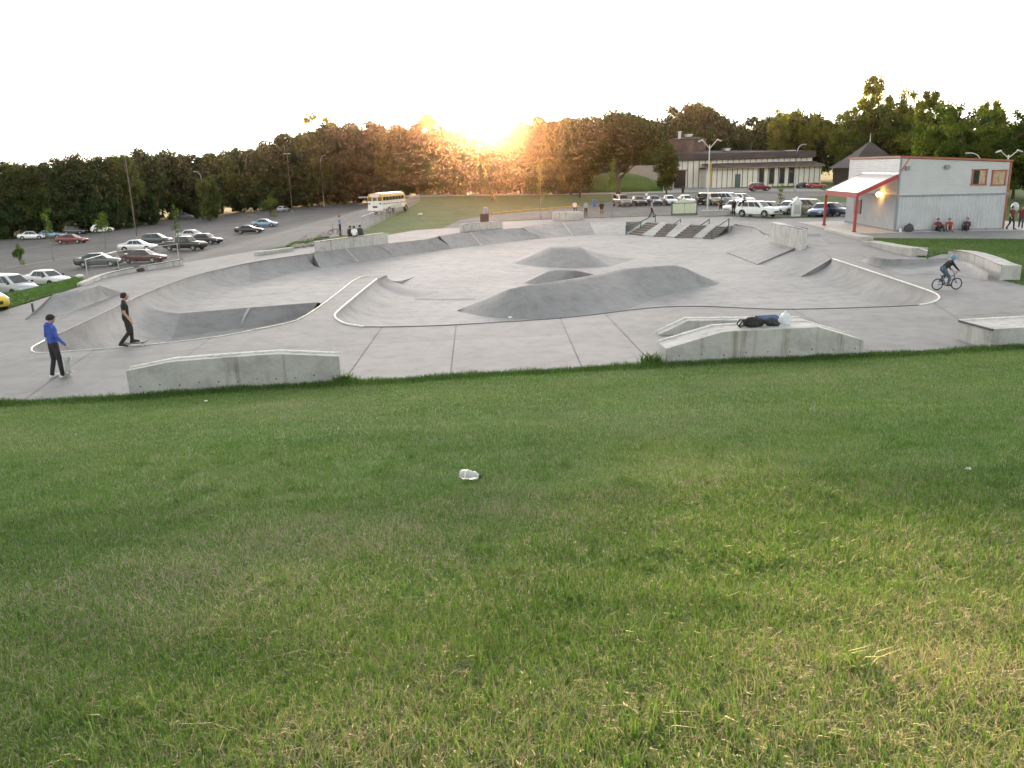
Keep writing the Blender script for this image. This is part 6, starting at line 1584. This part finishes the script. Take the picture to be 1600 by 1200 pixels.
# ---- bmx bicycle and rider
def bike(label, mtx, col, seat=True):
    e = empty('bmx_bicycle', (0, 0, 0), 0, label, 'bicycle'); e.matrix_world = mtx
    rw = .255
    for x in (-.47, .47):
        b = MB(); n = 28; b.loft([[((rw + .022 * math.cos(u)) * math.cos(t), .022 * math.sin(u), (rw + .022 * math.cos(u)) * math.sin(t)) for u in [2 * math.pi * k / 8 for k in range(8)]] for t in [2 * math.pi * i / n for i in range(n + 1)]], caps=False); w = b.build('wheel', TYRE, e, smooth='all'); w.location = (x, 0, rw + .022)
        b = MB(); b.loft([[((rw - .022 + .010 * math.cos(u)) * math.cos(t), .013 * math.sin(u), (rw - .022 + .010 * math.cos(u)) * math.sin(t)) for u in [2 * math.pi * k / 6 for k in range(6)]] for t in [2 * math.pi * i / n for i in range(n + 1)]], caps=False); b.build('rim', col, w)
        b = MB()
        for k in range(14): a = 2 * math.pi * k / 14; b.tube([(0, 0, 0), ((rw - .02) * math.cos(a), 0, (rw - .02) * math.sin(a))], .0025, 4)
        b.tube([(0, -.05, 0), (0, .05, 0)], .025, 8); b.build('spoke_set', TRUCK, w)
    bb, st, hd_, hl = Vector((-.10, 0, .28)), Vector((-.20, 0, .56)), Vector((.31, 0, .66)), Vector((.34, 0, .55)); ra = Vector((-.47, 0, .277)); fa = Vector((.47, 0, .277))
    b = MB(); b.tube([bb, st], .017, 8); b.tube([st, hd_], .018, 8); b.tube([bb, hl], .02, 8); b.tube([hd_ + Vector((-.01, 0, .03)), hl], .022, 8)
    for s in (-1, 1): b.tube([bb + Vector((0, s * .02, 0)), ra + Vector((0, s * .055, 0))], .010, 6); b.tube([st, ra + Vector((0, s * .055, 0))], .009, 6)
    b.build('frame', col, e, smooth=True)
    b = MB()
    for s in (-1, 1): b.tube([hl + Vector((.01, s * .055, -.01)), fa + Vector((0, s * .055, 0))], .014, 6)
    b.tube([hl + Vector((.01, -.06, -.01)), hl + Vector((.01, .06, -.01))], .016, 6); b.build('fork', col, e, smooth=True)
    b = MB(); c = hd_ + Vector((-.0, 0, .06))
    b.tube([c + Vector((-.02, -.36, .22)), c + Vector((.0, -.22, .21)), c + Vector((.03, -.06, .02)), c + Vector((.03, .06, .02)), c + Vector((.0, .22, .21)), c + Vector((-.02, .36, .22))], .012, 6); b.tube([c + Vector((.015, -.14, .12)), c + Vector((.015, .14, .12))], .009, 6); b.tube([c + Vector((.03, 0, .03)), hd_], .016, 6); hbar = b.build('handlebar', TRIMB, e, smooth=True)
    for s in (-1, 1):
        b = MB(); b.tube([c + Vector((0, s * .24, .212)), c + Vector((-.022, s * .365, .221))], .018, 8); b.build('grip', TRIMB, hbar)
    b = MB(); b.loft([[(-.20 + x, y * w, .66 + z) for y, z in ((-1, 0), (-.6, .03), (.6, .03), (1, 0), (0, -.03))] for x, w in ((-.13, .05), (-.07, .065), (.03, .03), (.12, .018))]); b.build('saddle', TRIMB, e, smooth=True)
    b = MB(); b.tube([st, (-.215, 0, .66)], .013, 6); b.build('seat_post', TRUCK, e)
    b = MB(); b.tube([(bb.x, .045, bb.z), (bb.x, .053, bb.z)], .075, 16); b.tube([bb + Vector((0, -.06, 0)), bb + Vector((0, .06, 0))], .02, 8); b.tube([bb + Vector((0, .065, 0)), bb + Vector((.14, .075, -.09))], .010, 6); b.tube([bb + Vector((0, -.065, 0)), bb + Vector((-.14, -.075, .09))], .010, 6); cr = b.build('crank', TRUCK, e)
    for s, q in ((1, (.14, .12, -.09)), (-1, (-.14, -.12, .09))): b = MB(); b.box((bb + Vector(q))[:], (.09, .09, .02)); b.build('pedal', TRIMB, cr)
    return e
bm0 = G(1478.5, 453); bh = R(4)
bike('dark blue small-wheeled bicycle ridden beside the bowl', MT(bm0, bh), mat('bike_blue', (.03, .06, .12), .35, .3))
JB = pose(pelvis=(0, -.26, .98), waist=(0, -.17, 1.10), chest=(0, .02, 1.24), neck=(0, .12, 1.36), head=(0, .19, 1.50), shL=(-.16, .05, 1.29), shR=(.16, .05, 1.29), elL=(-.28, .17, 1.08), elR=(.28, .17, 1.08), haL=(-.32, .27, .97), haR=(.32, .27, .97),
          hipL=(-.085, -.24, .95), hipR=(.085, -.24, .95), knL=(-.13, -.02, .72), knR=(.13, .02, .58), anL=(-.13, -.26, .45), anR=(.13, -.02, .28), toL=(-.14, -.13, .41), toR=(.14, .11, .235))
person('rider in dark top, grey jeans and blue helmet standing on the bicycle pedals', bm0, bh - R(90), JB, BLK, cloth('grey_jeans', (.07, .10, .14)), SHOED, SKIN, sleeve='long', helmet=mat('blue_helmet', (.06, .22, .36), .35), near=True, scale=1.0)

# ---- people round the park
LBLUE = cloth('light_blue', (.20, .32, .44)); WHT = cloth('white', (.66, .65, .66)); GRY = cloth('grey', (.16, .16, .17)); DGR = cloth('dark_grey', (.05, .05, .055)); REDC = cloth('red', (.14, .02, .028)); JBL = cloth('blue_jeans', (.035, .05, .09)); KHA = cloth('khaki', (.20, .16, .10)); LAV = cloth('lavender', (.34, .34, .42))
lt = G(552, 388); zt = ZU(G(552, 388), 369)
pz = G(532, 371.5, .55)
person('person standing in light blue top and red cap behind the wall ledge', G(532, 368.5, 0) + Vector((0, 0, .0)), R(-70), pose(elR=(.24, .12, 1.18), haR=(.22, .34, 1.12)), LBLUE, JEAN, cap=mat('cap_red', (.3, .04, .03), .8), scale=1.15)
for lab, px, py, c, rz in (('dark-haired person in black crouching beside the light blue top', 548, 369, BLK, 20), ('person in white shirt sitting with back turned on the wall ledge', 554, 369.5, WHT, 0), ('person in grey jacket sitting at the end of the seated group on the wall', 563, 367.5, DGR, -15)):
    base = G(px, py, .85); person(lab, Vector((base.x, base.y, .85 - .42)), R(rz), SIT, c, JEAN, sleeve='long' if c != WHT else 'short', scale=1.0)
bike('fallen dark bicycle leaning behind the wall ledge', MT(G(523, 371.5) + Vector((0, 0, .3)), R(170), R(40)), TRIMB)
person('person in white shirt sitting on the pale plaza block', G(898, 336, 0) + Vector((0, 0, .40)), R(185), SIT, WHT, JBL, scale=1.1)
person('person in grey shirt and dark trousers leaning at the block end', G(915.5, 339), R(160), pose(pelvis=(0, -.05, .93)), LAV, JEAN, scale=1.1)
person('person dressed in black standing alone on the plaza by the sapling', G(940, 341.5), R(180), STAND, BLK, KHA, SHOED, scale=1.15, shorts=True)
person('person in grey T-shirt and dark trousers walking behind the stairs', G(1018, 340), R(-100), WALK, LAV, JEAN, scale=1.15)
person('person in dark brown standing left of the white car group', G(1126, 334), R(150), STAND, DGR, BLK, scale=1.1)
person('person in dark clothes bending by the white car', G(1146, 337.5), R(170), pose(head=(.03, .12, 1.58), chest=(0, .08, 1.30), neck=(0, .08, 1.45)), BLK, JEAN, scale=1.1)
person('tall person all in black beside the white SUV', G(1162, 338.5), R(200), STAND, BLK, BLK, SHOEW, scale=1.25)
person('person in white top standing far off among the parked row', G(1010, 316), R(180), STAND, WHT, JEAN, SHOED)
person('person in light blue before the dark building entrance', G(1080, 288), R(180), STAND, LBLUE, JEAN, scale=1.3)
hutp = lambda a, b_: corner + ux * a + uy * b_
person('person in dark red top sitting against the hut wall', hutp(3.4, -.45), R(178), FLOOR, REDC, JEAN, scale=1.15)
person('person in orange-red shirt sitting between two others at the hut wall', hutp(4.25, -.55), R(160), FLOOR, cloth('orange_red', (.24, .05, .04)), GRY, scale=1.15, shorts=True)
person('person in dark hoodie with legs stretched at the hut wall', hutp(5.7, -.5), R(140), FLOOR, cloth('dark_plum', (.07, .04, .05)), JEAN, sleeve='long', scale=1.15)
person('standing person in red top and black trousers at the right end of the hut', hutp(9.35, -.35), R(200), WALK, cloth('dark_red', (.10, .02, .025)), BLK, scale=1.1)
person('walking person in bright red top with white shoes beyond the hut', hutp(10.15, -.35), R(150), WALK, REDC, DGR, SHOEW, scale=1.1)

# ---- bags, boards and litter
def blob(b, c, s, seed, n=12):
    g = random.Random(seed); rings = []
    for k in range(8):
        t = math.pi * (k + .001) / 7; rings.append([(c[0] + s[0] * math.sin(t) * math.cos(2 * math.pi * i / n) * g.uniform(.82, 1.12), c[1] + s[1] * math.sin(t) * math.sin(2 * math.pi * i / n) * g.uniform(.85, 1.1), c[2] + s[2] * math.cos(t) * g.uniform(.9, 1.06)) for i in range(n)])
    b.loft(rings)
f0_, f1_, pr_ = LB; ul = (f1_ - f0_).normalized(); nl = Vector((-ul.y, ul.x, 0)); L_ = (f1_ - f0_).length
def topB(s, t): 
    z = float(np.interp(s, [a for a, _ in pr_], [h for _, h in pr_])); p = f0_ + ul * (s * L_) + nl * t; return Vector((p.x, p.y, z))
q = topB(.46, .55); a0 = math.atan2(ul.y, ul.x)
bag = empty('backpack', q, a0, 'black backpack lying slumped on the sloping-ended ledge', 'bag')
bag.scale = (1.05,) * 3
b = MB(); blob(b, (0, 0, .13), (.32, .20, .17), 3); blob(b, (.2, .05, .12), (.2, .17, .14), 8); b.build('bag_body', BLK, bag, smooth='all')
b = MB(); blob(b, (-.02, -.13, .11), (.18, .08, .10), 5); b.build('pocket', cloth('black_nylon', (.022, .022, .024)), bag, smooth='all')
for s in (-1, 1):
    b = MB(); b.tube([(-.2, s * .08, .2), (-.36, s * .12, .2), (-.44, s * .10, .08), (-.40, s * .05, .02), (-.25, s * .05, .05)], .022, 6); b.build('strap', BLK, bag, smooth='all')
b = MB(); b.tube([(.05, 0, .27), (.1, .03, .32), (.16, 0, .27)], .012, 6); b.build('handle', BLK, bag)
q = topB(.56, .62)
b = MB(); blob(b, (0, 0, .11), (.26, .2, .13), 9); blob(b, (.1, -.1, .07), (.16, .14, .09), 10); o = b.build('jacket', cloth('crumpled_jacket', (.03, .035, .035)), smooth='all'); o.location = q; tag(o, 'crumpled dark jacket beside the black backpack on the ledge', 'jacket')
q = topB(.545, .90)
skateboard('blue skateboard leaning on its edge behind the black backpack', Matrix.Translation(q + Vector((0, .02, .16))) @ Matrix.Rotation(a0, 4, 'Z') @ Matrix.Rotation(R(72), 4, 'X') @ Matrix.Rotation(R(-6), 4, 'Y'), under=mat('blue_deck', (.06, .12, .26), .4), top=mat('blue_deck', (.06, .12, .26)))
q = topB(.64, .75)
e = empty('plastic_jug', q, a0, 'white plastic jug standing at the end of the pile on the ledge', 'jug'); e.scale = (1.2, 1.2, 1.05)
b = MB(); b.loft([[(x * k, y * k * .8, z) for x, y in ((-.11, -.09), (-.04, -.12), (.04, -.12), (.11, -.09), (.11, .09), (.04, .12), (-.04, .12), (-.11, .09))] for k, z in ((.9, 0), (1, .03), (1, .24), (.75, .31), (.3, .35))]); b.build('jug_body', mat('milky_plastic', (.60, .64, .68), .4), e, smooth=True)
b = MB(); b.tube([(0, 0, .35), (0, 0, .39)], .035, 10); b.build('cap', mat('milky_plastic', (.74, .75, .75)), e)
q = hutp(1.0, -.5); bag = empty('sports_bag', q, 0, 'dark round-topped bag left by the hut corner', 'bag')
b = MB(); blob(b, (0, 0, .3), (.42, .3, .36), 13); b.build('bag_body', DGR, bag, smooth='all'); b = MB(); b.tube([(-.2, 0, .55), (0, 0, .75), (.2, 0, .55)], .03, 6); b.build('handle', BLK, bag)
b = MB(); b.tube([(0, 0, 0), (0, 0, .2), (0, 0, .32)], [.1, .1, .05], 10); o = b.build('bottle', WHT, smooth=True); o.location = hutp(.3, -.55); tag(o, 'pale bottle standing at the hut corner beside the dark bag', 'bottle')

# clear plastic bottle lying on the hillside
def on_hill(px, py):
    r = ray(px, py); t = 1e-4; n = math.sqrt(sum(c * c for c in r))
    for k in range(6000):
        s = .5 + k * .005; x, y, z = r[0] / n * s, r[1] / n * s, CAM_H + r[2] / n * s
        if z < float(hill(x, y)): return Vector((x, y, float(hill(x, y))))
q = on_hill(736, 752)
PET = bpy.data.materials.new('clear_plastic'); PET.use_nodes = True; bs_ = PET.node_tree.nodes['Principled BSDF']
nz = noise(PET.node_tree, pos(PET.node_tree, 'obj'), 30, 3); PET.node_tree.links.new(ramp(PET.node_tree, nz, [(.3, (.75, .77, .77)), (.7, (.9, .9, .9))]), bs_.inputs['Base Color'])
bs_.inputs['Transmission Weight'].default_value = .55; bs_.inputs['Roughness'].default_value = .22; bs_.inputs['IOR'].default_value = 1.3
e = empty('plastic_bottle', q + Vector((0, 0, .075)), R(-24), 'clear crushed plastic bottle with dark cap lying on the grass slope', 'bottle')
b = MB(); n = 16; g = random.Random(4); rings = []
for k, (x, r_) in enumerate(((-.115, .02), (-.11, .042), (-.08, .05), (-.05, .047), (-.02, .051), (.01, .043), (.04, .046), (.065, .034), (.085, .018), (.10, .016))):
    rings.append([(x, r_ * math.cos(2 * math.pi * i / n) * g.uniform(.88, 1.1), r_ * math.sin(2 * math.pi * i / n) * g.uniform(.85, 1.08)) for i in range(n)])
b.loft(rings); b.build('bottle_body', PET, e, smooth=True)
b = MB(); b.tube([(.098, 0, 0), (.122, 0, 0)], .021, 12); b.build('cap', TRIMB, e, smooth=True)
b = MB(); b.loft([[(x, .0525 * math.cos(2 * math.pi * i / n), .0525 * math.sin(2 * math.pi * i / n)) for i in range(n)] for x in (-.05, -.03)], caps=False); b.build('label_band', mat('pale_label', (.66, .66, .62), .6), e, smooth='all')
e.scale = (1.15,) * 3
PAPER = mat('paper_white', (.72, .71, .68), .8)
for k, (px, py, s, lab) in enumerate(((1512, 738, .035, 'white scrap of paper on the grass slope below the box ledge'), (322, 629, .05, 'small white scrap of paper in the grass below the humped wall'), (125, 434, .28, 'crumpled white bag on the grass strip beside the silver sedan'), (657, 336, .35, 'white scrap of litter on the lawn beside the fence'), (797, 498, .10, 'white speck of litter on the near rim of the bowl'), (750, 425, .0, ''))):
    if not s: continue
    q = on_hill(px, py) if py > 600 else G(px, py)
    b = MB(); blob(b, (0, 0, s * .3), (s, s * .7, s * .4), k + 20, 8); o = b.build('litter', PAPER); o.location = q + Vector((0, 0, .03)); tag(o, lab, 'litter')

# ================================================================== AIR
b = MB(); b.box((0, 160, 11.5), (900, 440, 40)); hz = b.build('haze', [])  # volume added to imitate the glare round the low sun
hm = bpy.data.materials.new('sun_glow_haze'); hm.use_nodes = True; nt = hm.node_tree; nt.nodes.remove(nt.nodes['Principled BSDF'])
pv_ = N(nt, 'ShaderNodeVolumePrincipled'); pv_.inputs['Color'].default_value = (1.0, .62, .46, 1); pv_.inputs['Density'].default_value = .00005; pv_.inputs['Anisotropy'].default_value = .945
nt.links.new(pv_.outputs[0], nt.nodes['Material Output'].inputs['Volume']); hz.data.materials.append(hm); hz['kind'] = 'stuff'; hz['label'] = 'thin orange-tinted haze added for the glow round the sun'
S.cycles.volume_bounces = 0
